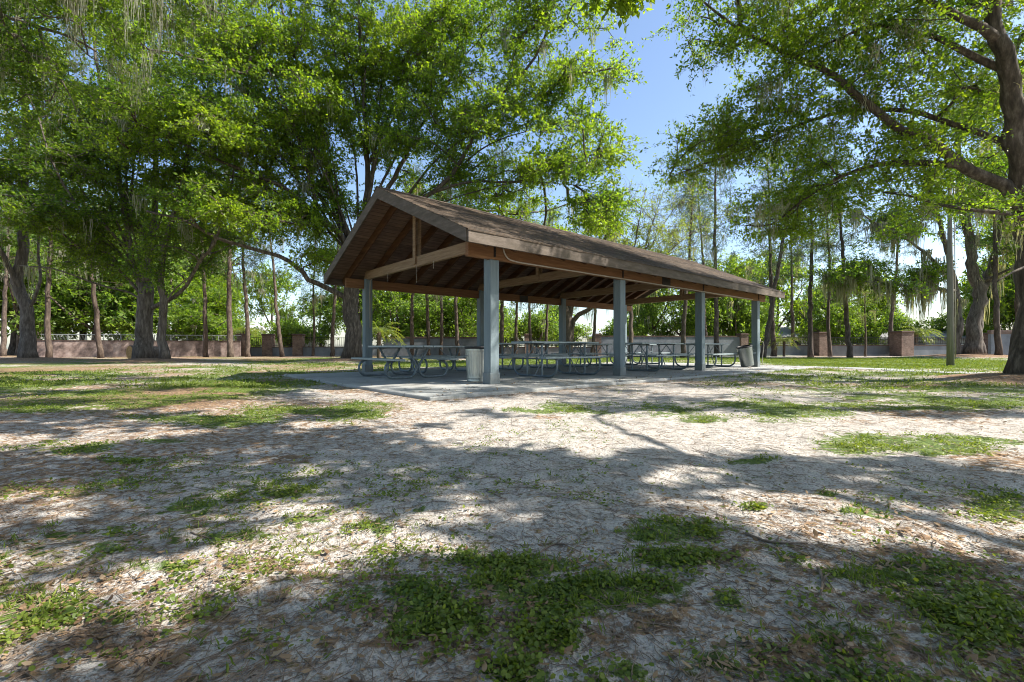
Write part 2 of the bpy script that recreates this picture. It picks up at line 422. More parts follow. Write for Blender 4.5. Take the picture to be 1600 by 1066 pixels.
def tag(o, label=None, cat=None, group=None, kind=None):
    if label: o['label'] = label
    if cat: o['category'] = cat
    if group: o['group'] = group
    if kind: o['kind'] = kind
    return o
def thing(name, label, cat, loc=(0, 0, 0), rz=0, group=None):
    o = bpy.data.objects.new(name, None); COL.objects.link(o); o.empty_display_size = .3
    o.location = loc; o.rotation_euler = (0, 0, rz)
    return tag(o, label, cat, group)
def dup(root, loc, rz=0, scale=None, label=None, group=None):
    r = root.copy(); COL.objects.link(r); r.location = loc; r.rotation_euler = (0, 0, rz)
    if scale: r.scale = (scale if isinstance(scale, tuple) else (scale,) * 3)
    if label: r['label'] = label
    if group: r['group'] = group
    for ch in list(root.children):
        c = ch.copy(); COL.objects.link(c); c.parent = r
        for g in ch.children:
            d = g.copy(); COL.objects.link(d); d.parent = c
    return r

def catmull(pts, step=.4):
    p = np.array(pts, float)
    if len(p) < 3:
        n = max(2, int(np.linalg.norm(p[-1] - p[0]) / step)); return p[0] + (p[-1] - p[0]) * np.linspace(0, 1, n)[:, None]
    q = np.concatenate([[2 * p[0] - p[1]], p, [2 * p[-1] - p[-2]]]); out = []
    for i in range(1, len(q) - 2):
        n = max(2, int(np.linalg.norm(q[i + 1] - q[i]) / step)); t = np.arange(n)[:, None] / n
        a, b, c, d = q[i - 1], q[i], q[i + 1], q[i + 2]
        out.append(.5 * (2 * b + (c - a) * t + (2 * a - 5 * b + 4 * c - d) * t ** 2 + (3 * b - a - 3 * c + d) * t ** 3))
    out.append(p[-1:]); return np.concatenate(out)

def batch_tubes(mb, P, R, n=3):
    """P (K,S,3), R (K,S)"""
    K, S, _ = P.shape
    if K == 0: return
    t = np.gradient(P, axis=1); t /= np.linalg.norm(t, axis=2)[..., None] + 1e-9
    ref = np.where(np.abs(t[..., 2:3]) < .85, np.array([0, 0, 1.0]), np.array([1.0, 0, 0]))
    u = np.cross(t, ref); u /= np.linalg.norm(u, axis=2)[..., None] + 1e-9
    w = np.cross(t, u)
    a = np.arange(n) / n * 2 * PI
    V = P[:, :, None, :] + R[:, :, None, None] * (np.cos(a)[None, None, :, None] * u[:, :, None, :] + np.sin(a)[None, None, :, None] * w[:, :, None, :])
    base = (np.arange(K) * S * n)[:, None, None]
    s_ = (np.arange(S - 1) * n)[None, :, None]; i = np.arange(n)[None, None, :]; j = (i + 1) % n
    q = np.stack([base + s_ + i, base + s_ + j, base + s_ + n + j, base + s_ + n + i], -1).reshape(-1, 4)
    mb.add(V.reshape(-1, 3), [q])

def unit(a): return a / (np.linalg.norm(a, axis=-1)[..., None] + 1e-9)

def leaves(mb, pos, d, nrm, L, Wd, ng=4, bend=0.0):
    """leaf faces: base at pos, pointing along d"""
    d = unit(d); s = unit(np.cross(d, nrm)); up = np.cross(s, d)
    L = L[:, None]; Wd = Wd[:, None]
    if ng == 4:
        V = np.stack([pos, pos + d * L * .45 + s * Wd * .5, pos + d * L - up * L * bend, pos + d * L * .45 - s * Wd * .5], 1)
    else:
        V = np.stack([pos, pos + d * L * .25 + s * Wd * .42, pos + d * L * .65 + s * Wd * .45 - up * L * bend * .3, pos + d * L - up * L * bend,
                      pos + d * L * .65 - s * Wd * .45 - up * L * bend * .3, pos + d * L * .25 - s * Wd * .42], 1)
    k = V.shape[1]
    mb.add(V.reshape(-1, 3), [np.arange(len(pos) * k).reshape(-1, k)])

def rand_dirs(rng, n, flat=1.0):
    v = rng.normal(size=(n, 3)); v[:, 2] *= flat; return unit(v)

def cluster_foliage(wood, fol, C, outward, rng, tw=8, tl=.9, lv=16, ls=.10, lw=.5, flat=.45, twr=.006, droop=.15, needle=False, jit=.055):
    """twigs radiating from each cluster point with leaves along them"""
    K = len(C)
    D = rand_dirs(rng, K * tw, flat) + np.repeat(outward, tw, 0) * .55
    D = unit(D); L = tl * (.45 + .75 * rng.random(K * tw))
    B = np.repeat(C, tw, 0) + rng.normal(size=(K * tw, 3)) * tl * .15
    s = np.array([0, .35, .7, 1.0])
    P = B[:, None, :] + D[:, None, :] * (L[:, None] * s)[..., None]
    P[..., 2] -= droop * L[:, None] * s ** 2
    P[:, 1:] += rng.normal(size=P[:, 1:].shape) * tl * .05
    batch_tubes(wood, P, twr * (1 - .7 * s)[None, :] * np.ones((K * tw, 1)), 3)
    n = K * tw * lv
    u = .12 + .88 * rng.random((K * tw, lv))
    i0 = np.clip(np.searchsorted(s, u.ravel()) - 1, 0, 2).reshape(u.shape)
    f = (u - s[i0]) / (s[i0 + 1] - s[i0])
    rows = np.arange(K * tw)[:, None]
    pos = P[rows, i0] * (1 - f)[..., None] + P[rows, i0 + 1] * f[..., None]
    pos = pos.reshape(-1, 3) + rng.normal(size=(n, 3)) * tl * jit
    d = unit(np.repeat(D, lv, 0) * (.5 if not needle else .8) + rng.normal(size=(n, 3)) * .7)
    nr = rng.normal(size=(n, 3)) * .75; nr[:, 2] += .8
    size = ls * (.6 + .8 * rng.random(n))
    leaves(fol, pos, d, nr, size, size * lw)

def moss_clumps(mb, pts, rng, length=.9, n=14, w=.022, spread=.14):
    K = len(pts)
    if K == 0: return
    pts = pts.copy(); m_ = rng.integers(0, max(1, K // 3), K); far_ = rng.random(K) < .72
    pts[far_] = pts[m_[far_]] + rng.normal(size=(int(far_.sum()), 3)) * np.array([.22, .22, .08])
    Lk = length * (.25 + 1.1 * rng.random(K) ** 1.5)
    N = K * n; S = 5; s = np.linspace(0, 1, S)
    B = np.repeat(pts, n, 0) + rng.normal(size=(N, 3)) * np.array([spread, spread, .05])
    L = np.repeat(Lk, n) * (.3 + .7 * rng.random(N))
    P = np.repeat(B[:, None, :], S, 1)
    P[..., 2] -= L[:, None] * s
    P[:, 1:, :2] += np.cumsum(rng.normal(size=(N, S - 1, 2)) * .042, 1)
    # taper toward the middle of the clump at the bottom
    cen = np.repeat(pts, n, 0)[:, None, :]
    P[..., :2] = P[..., :2] + (cen[..., :2] - P[..., :2]) * (s * .45)[None, :, None]
    a = rng.random(N) * PI
    side = np.stack([np.cos(a), np.sin(a), 0 * a], 1)[:, None, :]
    wd = (w * (.5 + rng.random(N)))[:, None] * (1 - .75 * s)[None, :]
    A = P + side * wd[..., None]; Bq = P - side * wd[..., None]
    V = np.stack([A, Bq], 2).reshape(-1, 3)
    base = (np.arange(N) * S * 2)[:, None]; k = (np.arange(S - 1) * 2)[None, :]
    q = np.stack([base + k, base + k + 1, base + k + 3, base + k + 2], -1).reshape(-1, 4)
    mb.add(V, [q])

def tree(name, label, seed, base, mains, C, tw=8, tl=.9, lv=16, ls=.10, lw=.5, flat=.45, bark='bark', leafm='oak_leaf',
         nmoss=0, mlen=.9, mossn=14, mossw=.022, group=None, cat='tree', trunkr=None, step=.45, twr=.006, needle=False, droop=.15, moss_where=None,
         r_tip=.011, lump=.06, flare=1.0, twigs_bare=0, cost_up=0.0):
    """mains: list of (points, r0, r1); C: cluster positions. All world coordinates; parts get base-relative."""
    rng = np.random.default_rng(seed)
    base = np.array(base, float)
    wood = MB(); fol = MB()
    nodes = []; nr = []; ndir = []
    for (pts, r0, r1) in mains:
        p = catmull(pts, step); n = len(p)
        s = np.linspace(0, 1, n)
        r = r0 + (r1 - r0) * s ** .8
        jj = rng.normal(size=p.shape) * (r * .18)[:, None]; jj[0] = 0; p = p + jj
        if abs(p[0][2] - base[2]) < .5:                     # root flare
            r = r * (1 + .38 * flare * np.exp(-(p[:, 2] - base[2]) / .35))
            p[0][2] = base[2] - .15
        wood.tube(p, r, 12 if r0 > .15 else 7, lump=lump, rng=rng)
        k0 = 2 if len(p) > 4 else 1
        for a in range(k0, n):
            nodes.append(p[a]); nr.append(r[a]); ndir.append(p[a] - p[a - 1])
    NM = len(nodes)
    nodes = list(nodes); parent = [-1] * NM
    C = np.array(C, float)
    A = np.array(nodes)
    d0 = np.array([np.min(np.linalg.norm(A - c, axis=1)) for c in C])
    order = np.argsort(d0)
    chains = []
    cap = len(nodes) + len(C) * 12 + 10
    arr = np.zeros((cap, 3)); arr[:NM] = A; cnt = NM
    dr = np.zeros((cap, 3)); dr[:NM] = unit(np.array(ndir))
    thr = np.zeros(cap); thr[:NM] = 0
    outw = np.zeros((len(C), 3)); par = np.full(cap, -1)
    for ci in order:
        c = C[ci]
        v = c - arr[:cnt]; dist = np.linalg.norm(v, axis=1)
        cosd = np.sum(unit(v) * dr[:cnt], 1)
        cost = dist * (1.25 - .45 * cosd) + np.maximum(0, arr[:cnt, 2] - c[2]) * cost_up
        k = int(np.argmin(cost)); L = dist[k]
        n = min(10, max(2, int(L / .55) + 1))
        s = np.linspace(0, 1, n + 1)[1:, None]
        p0 = arr[k]; p1 = p0 + dr[k] * L * .38
        pts = (1 - s) ** 2 * p0 + 2 * s * (1 - s) * p1 + s * s * c
        pts[:-1] += rng.normal(size=pts[:-1].shape) * .045 * min(L, 1.5)
        ids = []
        pk = k
        for q in pts:
            arr[cnt] = q; dd = q - arr[pk]; dr[cnt] = dd / (np.linalg.norm(dd) + 1e-9); par[cnt] = pk
            ids.append(cnt); pk = cnt; cnt += 1
        chains.append((k, ids)); outw[ci] = dr[pk]
    w = np.zeros(cnt)
    for (k, ids) in chains: w[ids[-1]] += 1
    for i in range(cnt - 1, NM - 1, -1): w[par[i]] += w[i]
    rad = r_tip * np.maximum(w, 1) ** .45
    if NM: rad[:NM] = np.minimum(rad[:NM], np.array(nr))
    for (k, ids) in chains:
        P = np.concatenate([arr[k:k + 1], arr[ids]])
        r = np.concatenate([[min(rad[ids[0]] * 1.15, (nr[k] if k < NM else rad[k]) * .9 + .002)], rad[ids]])
        wood.tube(P, r, 6 if r[0] > .04 else 4, caps=False)
    cluster_foliage(wood, fol, C, outw, rng, tw, tl, lv, ls, lw, flat, twr, droop, needle)
    if twigs_bare:
        idx = rng.integers(0, len(C), twigs_bare)
        B = C[idx]; D = unit(rand_dirs(rng, twigs_bare, .6) + outw[idx]); s = np.linspace(0, 1, 5)
        P = B[:, None, :] + D[:, None, :] * (tl * 1.7 * s)[None, :, None] + np.cumsum(rng.normal(size=(twigs_bare, 5, 3)) * .07, 1)
        batch_tubes(wood, P, twr * 1.2 * (1 - .7 * s)[None, :] * np.ones((twigs_bare, 1)), 3)
    root = thing(name, label, cat, tuple(base), 0, group)
    for mb in (wood, fol):
        mb.v = [a - base for a in mb.v]
    wood.build('trunk', M[bark], root, smooth=True)
    fol.build('crown', M[leafm], root)
    if nmoss:
        allp = arr[:cnt]
        if moss_where is not None: allp = allp[moss_where(allp)]
        else: allp = allp[(allp[:, 2] > base[2] + 2.2)]
        if len(allp):
            mp = allp[rng.integers(0, len(allp), nmoss)]
            mm = MB(); moss_clumps(mm, mp, rng, mlen, mossn, mossw)
            mm.v = [a - base for a in mm.v]
            mm.build('hanging_moss', M['moss'], root)
    return root

def lobes(rng, L, scale=1.0):
    """L: (px,py,Z,rx,ry,rz,n) -> points"""
    out = []
    for (px, py, Z, rx, ry, rz, n) in L:
        c = PT(px, py, Z)
        if rx < 1.7:
            v = unit(rng.normal(size=(n, 3))) * (rng.random(n) ** (1 / 2.6))[:, None]
            out.append(c + v * np.array([rx, ry, rz])); continue
        m = max(2, n // 7)                                  # sprays: flat tilted discs of clusters
        v = unit(rng.normal(size=(m, 3))) * (rng.random(m) ** (1 / 2.6))[:, None]
        sc = c + v * np.array([rx, ry, rz])
        k = np.repeat(np.arange(m), -(-n // m))[:n]
        a = rng.random(n) * 2 * PI; q = (rng.random(n) ** .5) * min(1.5, rx * .5)
        d = np.stack([np.cos(a) * q, np.sin(a) * q, rng.normal(size=n) * .14], 1)
        out_d = unit(v[k] * np.array([1, 1, 0]) + 1e-6)
        d[:, 2] -= .22 * np.sum(d * out_d, 1) + .10 * q ** 2
        out.append(sc[k] + d)
    return np.concatenate(out)
def wlobes(rng, L):
    out = []
    for (x, y, z, rx, ry, rz, n) in L:
        v = unit(rng.normal(size=(n, 3))) * (rng.random(n) ** (1 / 2.6))[:, None]
        out.append(np.array([x, y, z]) + v * np.array([rx, ry, rz]))
    return np.concatenate(out)
def along(rng, pts, n, sig, s0=.25, up=.2):
    p = catmull(pts, .3); k = (s0 + (1 - s0) * rng.random(n) ** .8) * (len(p) - 1)
    q = p[k.astype(int)] + rng.normal(size=(n, 3)) * np.array([sig, sig, sig * .6]); q[:, 2] += up
    return q
def limb(*a): return [PT(*q) for q in a]
# ------------------------------------------------------------------ mounds and ground
T6B = (11.45, 10.3); T3B = (-20.9, 26.5); T4B = (-18.9, 25.4); T5B = (-8.95, 26.0); T1B = (-28.0, 27.0); T8B = (34.0, 34.5); T9B = (3.9, 34.0)
MOUNDS += [(T6B[0], T6B[1], .22, 1.6), (T3B[0], T3B[1], .15, 2.4), (T5B[0], T5B[1], .2, 2.2), (T1B[0], T1B[1], .2, 2.5), (T8B[0], T8B[1], .3, 3.5), (T4B[0], T4B[1], .12, 1.6)]

GREEN = [(290,785,80,16),(590,823,34,12),(370,835,90,14),(100,830,50,12),(170,855,30,9),(600,925,95,26),(640,960,110,32),(260,880,110,20),
 (80,950,150,35),(820,875,110,22),(960,925,160,42),(1070,830,110,22),(860,985,60,22),(740,865,45,18),(800,1050,60,22),(1150,945,60,24),(1240,880,40,8),
 (1430,890,130,30),(1230,1000,160,34),(1520,950,90,50),(1350,795,60,16),(1290,765,40,8),(200,720,60,8),(500,640,160,12),(1560,780,60,25),(985,1040,50,20),
 (480,810,60,10),(220,780,40,10),(1050,870,100,16),(450,770,60,8),(870,790,20,5),(660,795,20,5),(1180,790,30,6),(1120,1030,100,25),(1330,900,60,10),(780,905,60,18),
 (1000,640,170,12),(1230,640,200,16),(1480,622,180,22),(1450,690,190,18),(1180,716,40,4),(1100,655,60,6),(360,600,130,8),(100,612,140,9),(350,655,180,12),(90,700,110,14),(60,640,90,8),(260,690,50,6)]
LITTER = [(580,640,140,16),(560,610,80,10),(400,880,380,60),(700,980,330,70),(200,1000,260,60),(1000,960,260,70),(1500,900,200,90),(1250,1020,250,50),(150,640,220,26),(60,760,120,30),(450,720,60,12),
 (1130,600,160,10),(860,650,40,6),(1450,640,200,30),(1560,720,130,40),(1100,870,160,24),(130,590,260,12),(350,690,130,14)]
def img_of(x, y):
    y = np.maximum(y, .3)
    return 800 + F * x / y, 543 + CAMH * F / y
def masks(x, y):
    x = np.asarray(x, float); y = np.asarray(y, float)
    px, py = img_of(x, y)
    r = np.hypot(x, y)
    wob = (fbm(x * 1.7, y * 1.7, 31, 3) - .5)
    def ell(Ls):
        m = np.zeros_like(x)
        for (cx, cy, rx, ry) in Ls:
            d = np.hypot((px - cx) / rx, (py - cy) / ry)
            m = np.maximum(m, sstep(1.35, .35, d + wob * 1.2))
        return m * (y > .6)
    g = ell([(a_, b_, c_ * 1.15, d_ * 1.2) for a_, b_, c_, d_ in GREEN]) * .70; l = ell(LITTER) * .56
    n1 = fbm(x * .5, y * .5, 41, 4); n2 = fbm(x * .33, y * .33, 57, 4); n3 = fbm(x * 1.4, y * 1.4, 63, 3)
    t, q = to_tl(x, y)
    left = sstep(-1.5, -5, x) * sstep(4.0, 6.5, y)
    right = sstep(1.0, 5, x) * sstep(6.5, 9.5, y)
    far = np.maximum(sstep(7, 12, r), 0)
    beh = (y < .6) * 1.0
    lawn = sstep(10, 14, x) * sstep(15.5, 18.5, y) * sstep(40, 34, y)
    lawn = np.maximum(lawn, sstep(0, 2, q - 7.0) * sstep(2, 5, t) * sstep(20, 14, q) * .85)
    g = np.maximum(g, left * (.56 + .8 * (n1 - .5)) )
    g = np.maximum(g, right * (.58 + .7 * (n1 - .5)))
    g = np.maximum(g, far * .30 * (n1 * 1.2) + beh * n1 * .6)
    g = np.maximum(g, lawn * (.95 + .7 * (n1 - .5)))
    g = g * (1 - sstep(36, 44, r) * .35)
    l = np.maximum(l, left * (.64 + .8 * (n2 - .5)))
    l = np.maximum(l, right * (.52 + .7 * (n2 - .5)) * (1 - lawn))
    l = np.maximum(l, sstep(14, 22, r) * (.55 + .5 * (n2 - .5)) * (1 - lawn))
    l = np.maximum(l, beh * n2 * .7); l = np.maximum(l, (.40 + .6 * (n2 - .5)) * (1 - .35 * sstep(0, 1.5, x + 1) * sstep(2.4, 3.2, y) * sstep(8, 6, y)))
    g = np.maximum(g, .25 + .7 * (n1 - .5))
    dd = np.maximum(np.maximum(-2.11 - t, t - 14.6), np.maximum(-1.28 - q, q - 6.25))
    l = np.maximum(l, sstep(.9, .1, dd) * .5)
    for (mx, my, mh, mr) in MOUNDS:
        e = np.exp(-((x - mx) ** 2 + (y - my) ** 2) / (mr * mr))
        l = np.maximum(l, sstep(.15, .5, e) * .75); g = g * (1 - sstep(.2, .6, e) * .9)
    # spare sand patches
    g = np.where((n3 < .36) & (lawn < .5), g * .6, g)
    return np.clip(g, 0, 1), np.clip(l, 0, 1)

def build_ground():
    na = 760; nrr = 470
    rr = np.concatenate([[0.0], .45 * (320 / .45) ** (np.linspace(0, 1, nrr))])
    # finer angles in front
    u = np.linspace(0, 1, na, endpoint=False)
    a = PI / 2 + (2 * PI) * (u - .5 + .115 * np.sin(2 * PI * (u - .5)) * -1)
    R_, A_ = np.meshgrid(rr[1:], a, indexing='ij')
    x = np.concatenate([[0], (R_ * np.cos(A_)).ravel()]); y = np.concatenate([[0], (R_ * np.sin(A_)).ravel()])
    z = ground_z(x, y)
    i = np.arange(na); j = (i + 1) % na
    q = np.concatenate([np.stack([1 + k * na + i, 1 + (k + 1) * na + i, 1 + (k + 1) * na + j, 1 + k * na + j], 1) for k in range(nrr - 1)])
    tri = np.stack([0 * i, 1 + i, 1 + j], 1)
    mb = MB(); mb.add(np.stack([x, y, z], 1), [q, tri])
    o = mb.build('ground', M['ground'], smooth=True); tag(o, 'sandy park ground with leaf litter and green patches', None, None, 'structure')
    g, l = masks(x, y)
    for nm, d in (('green', g), ('litter', l)):
        at = o.data.attributes.new(nm, 'FLOAT', 'POINT'); at.data.foreach_set('value', d.astype(np.float32))
build_ground()

def scatter():
    rng = np.random.default_rng(5)
    def inside_slab(x, y, e=0.0):
        t, l = to_tl(x, y); return (t > -2.11 - e) & (t < 14.6) & (l > -1.28 - e) & (l < 6.25)
    def pts(n, ymin, ymax, pw, side=1.25):
        y = ymin * (ymax / ymin) ** (rng.random(n) ** pw); x = (rng.random(n) * 2 - 1) * (y * side + .3)
        return x, y
    # ground cover: sprigs of small round leaves
    x, y = pts(210000, 1.0, 11, 1.0)
    g, l = masks(x, y)
    nz = .5 * fbm(x * 9, y * 9, 77, 2) + .5 * fbm(x * 3, y * 3, 79, 2)
    keep = (rng.random(len(x)) < np.clip((g - .26) * 1.9, 0, 1) * sstep(.44, .66, nz) * .50) & ~inside_slab(x, y, .02)
    x = x[keep]; y = y[keep]
    mb = MB(); n = len(x); lv = 6
    X = np.repeat(x, lv) + rng.normal(size=n * lv) * .022; Y = np.repeat(y, lv) + rng.normal(size=n * lv) * .022
    Z = ground_z(X, Y) + rng.random(n * lv) * .018 + .002
    d = rng.normal(size=(n * lv, 3)); d[:, 2] = np.abs(d[:, 2]) * .5
    nn = rng.normal(size=(n * lv, 3)) * .45; nn[:, 2] += 1
    s = (.007 + .0105 * rng.random(n * lv)) * (1 + .05 * Y)
    leaves(mb, np.stack([X, Y, Z], 1), d, nn, s, s * .8, 6, .15)
    # grass blades mixed in
    x2, y2 = pts(90000, 1.0, 12, .95); g2, _ = masks(x2, y2)
    nz2 = fbm(x2 * 5, y2 * 5, 78, 2)
    k = (rng.random(len(x2)) < np.clip((g2 - .30) * .75, 0, 1) * sstep(.4, .6, nz2)) & ~inside_slab(x2, y2, .02)
    x2 = x2[k]; y2 = y2[k]; n2 = len(x2); bl = 4
    X = np.repeat(x2, bl) + rng.normal(size=n2 * bl) * .012; Y = np.repeat(y2, bl) + rng.normal(size=n2 * bl) * .012
    Z = ground_z(X, Y)
    d = rng.normal(size=(n2 * bl, 3)) * .6; d[:, 2] = .8
    s = (.014 + .024 * rng.random(n2 * bl)) * (1 + .04 * Y)
    leaves(mb, np.stack([X, Y, Z], 1), d, rng.normal(size=(n2 * bl, 3)), s, s * .12 + .0012, 4, .3)
    tag(mb.build('ground_cover', M['ground_leaf']), 'low green weeds and grass growing in patches on the sand', 'weeds', None, 'stuff')
    # far lawn tufts
    xx = []; yy = []
    x3 = rng.random(60000) * 60 - 15; y3 = 9 + rng.random(60000) ** 1.2 * 26
    g3, _ = masks(x3, y3); k = (rng.random(len(x3)) < np.clip((g3 - .35) * 1.6, 0, 1)) & ~inside_slab(x3, y3, .05)
    x3 = x3[k]; y3 = y3[k]; n3 = len(x3); bl = 5
    mb = MB()
    X = np.repeat(x3, bl) + rng.normal(size=n3 * bl) * .05; Y = np.repeat(y3, bl) + rng.normal(size=n3 * bl) * .05
    d = rng.normal(size=(n3 * bl, 3)) * .6; d[:, 2] = .7
    s = (.035 + .05 * rng.random(n3 * bl))
    leaves(mb, np.stack([X, Y, ground_z(X, Y)], 1), d, rng.normal(size=(n3 * bl, 3)), s, s * .3, 4, .3)
    tag(mb.build('lawn_grass', M['ground_leaf']), 'short lawn grass tufts around and beyond the pavilion', 'grass', None, 'stuff')
    # dry leaves
    x, y = pts(90000, .95, 12, 1.0); g, l = masks(x, y)
    nz = fbm(x * 4, y * 4, 91, 3)
    pr = (.035 + np.clip((l - .2) * 1.5, 0, 1) * sstep(.38, .60, nz) * .62)
    keep = (rng.random(len(x)) < pr) & ~inside_slab(x, y, -.05)
    x = x[keep]; y = y[keep]; n = len(x)
    d = rng.normal(size=(n, 3)); d[:, 2] *= .15
    nn = rng.normal(size=(n, 3)) * .28; nn[:, 2] += 1
    s = (.009 + .026 * rng.random(n) ** 1.8) * (1 + .04 * y)
    mb = MB()
    leaves(mb, np.stack([x, y, ground_z(x, y) + .004 + .012 * rng.random(n)], 1), d, nn, s, s * (.32 + .2 * rng.random(n)), 6, -.12)
    # leaves blown onto the slab
    n = 900; t_ = rng.uniform(-2.05, 14.5, n); q_ = np.where(rng.random(n) < .7, -1.25 + rng.random(n) ** 2 * 1.6, rng.uniform(-1.2, 6.2, n))
    X = AX + RD[0] * t_ + LD[0] * q_; Y = AY + RD[1] * t_ + LD[1] * q_
    d = rng.normal(size=(n, 3)); d[:, 2] *= .1; nn = rng.normal(size=(n, 3)) * .25; nn[:, 2] += 1; s = .03 + .04 * rng.random(n)
    leaves(mb, np.stack([X, Y, np.full(n, SLAB + .008)], 1), d, nn, s, s * .45, 6, -.1)
    tag(mb.build('leaf_litter', M['dry_leaf']), 'fallen brown oak leaves scattered over the sand', 'leaves', None, 'stuff')
    # short fine twigs and straws
    x, y = pts(9000, 1.0, 9, 1.0); n = len(x); keep = ~inside_slab(x, y); x = x[keep]; y = y[keep]; n = len(x)
    a = rng.random(n) * PI * 2; L = .02 + .06 * rng.random(n) ** 2; s_ = np.linspace(-1, 1, 4)
    P = np.stack([x[:, None] + np.cos(a)[:, None] * L[:, None] * s_, y[:, None] + np.sin(a)[:, None] * L[:, None] * s_, np.zeros((n, 4))], -1)
    P[..., :2] += rng.normal(size=P[..., :2].shape) * .004
    P[..., 2] = ground_z(P[..., 0], P[..., 1]) + .004
    mb = MB(); batch_tubes(mb, P, np.full((n, 4), .0013), 3)
    tag(mb.build('twig_litter', M['stick']), 'fine straw and twig scraps strewn over the sand', 'twigs', None, 'stuff')
scatter()

# sticks one can tell apart
for (pts_, r, lab) in [
    ([(1165, 838), (1195, 848), (1230, 853), (1262, 851)], .006, 'pale forked stick lying at the edge of the foreground shadow'),
    ([(1278, 892), (1285, 910), (1282, 935)], .006, 'short crooked stick pointing toward the viewer in the shaded sand'),
    ([(762, 764), (772, 771), (785, 778)], .005, 'short dark stick on the open bare sand'),
    ([(298, 832), (335, 838), (380, 846)], .004, 'thin pale stick lying in the weeds at the left foreground'),
    ([(835, 862), (870, 845), (905, 860)], .004, 'bent thin twig among weeds near the middle of the foreground')]:
    P = []
    for (a, b) in pts_:
        Y = CAMH * F / (b - 543); X = (a - 800) / F * Y; P.append([X, Y, gz(X, Y) + r + .004])
    P = catmull(P, .03)
    P[:, 2] = ground_z(P[:, 0], P[:, 1]) + r * 1.1
    mb = MB(); mb.tube(P, np.linspace(r, r * .45, len(P)), 6)
    k = len(P) // 2; q = P[k]; e = q + np.array([.05, .04, .015]); mb.tube([q, (q + e) / 2 + [0, .006, .004], e], [r * .6, r * .5, r * .3], 5)
    tag(mb.build('fallen_stick', M['stick'], smooth=True), lab, 'stick', 'sticks fallen on the sand')

# ------------------------------------------------------------------ slab and path
PAVR = math.atan2(.651, .759)
def slab():
    mb = MB(); mb.box(((-2.11 + 14.6) / 2, (-1.28 + 6.25) / 2, SLAB - .1), (16.71, 7.53, .2), bev=.012)
    o = mb.build('patio_slab', M['concrete']); o.location = (AX, AY, 0); o.rotation_euler = (0, 0, PAVR)
    tag(o, 'concrete slab under the picnic pavilion', None, None, 'structure')
slab()
def path():
    c = catmull([(11.3, 18.9, 0), (12.75, 16.6, 0), (13.6, 13, 0), (15.2, 8, 0), (18.5, 0, 0), (24, -10, 0)], .35)
    t = unit(np.gradient(c, axis=0)); nrm = np.stack([-t[:, 1], t[:, 0], 0 * t[:, 0]], 1)
    A = c + nrm * .62; B = c - nrm * .62
    V = []
    for k in range(len(c)):
        zt = max(gz(A[k][0], A[k][1]), gz(B[k][0], B[k][1]), gz(c[k][0], c[k][1])) + .012
        zt = min(zt, .052) if k < 4 else zt
        V += [[A[k][0], A[k][1], zt - .15], [A[k][0], A[k][1], zt], [B[k][0], B[k][1], zt], [B[k][0], B[k][1], zt - .15]]
    n = len(c); f = []
    for k in range(n - 1):
        for j in range(3): f.append([k * 4 + j, k * 4 + j + 1, (k + 1) * 4 + j + 1, (k + 1) * 4 + j])
    mb = MB(); mb.add(V, [np.array(f)])
    tag(mb.build('footpath', M['concrete']), 'narrow concrete path leading from the slab', None, None, 'structure')
path()

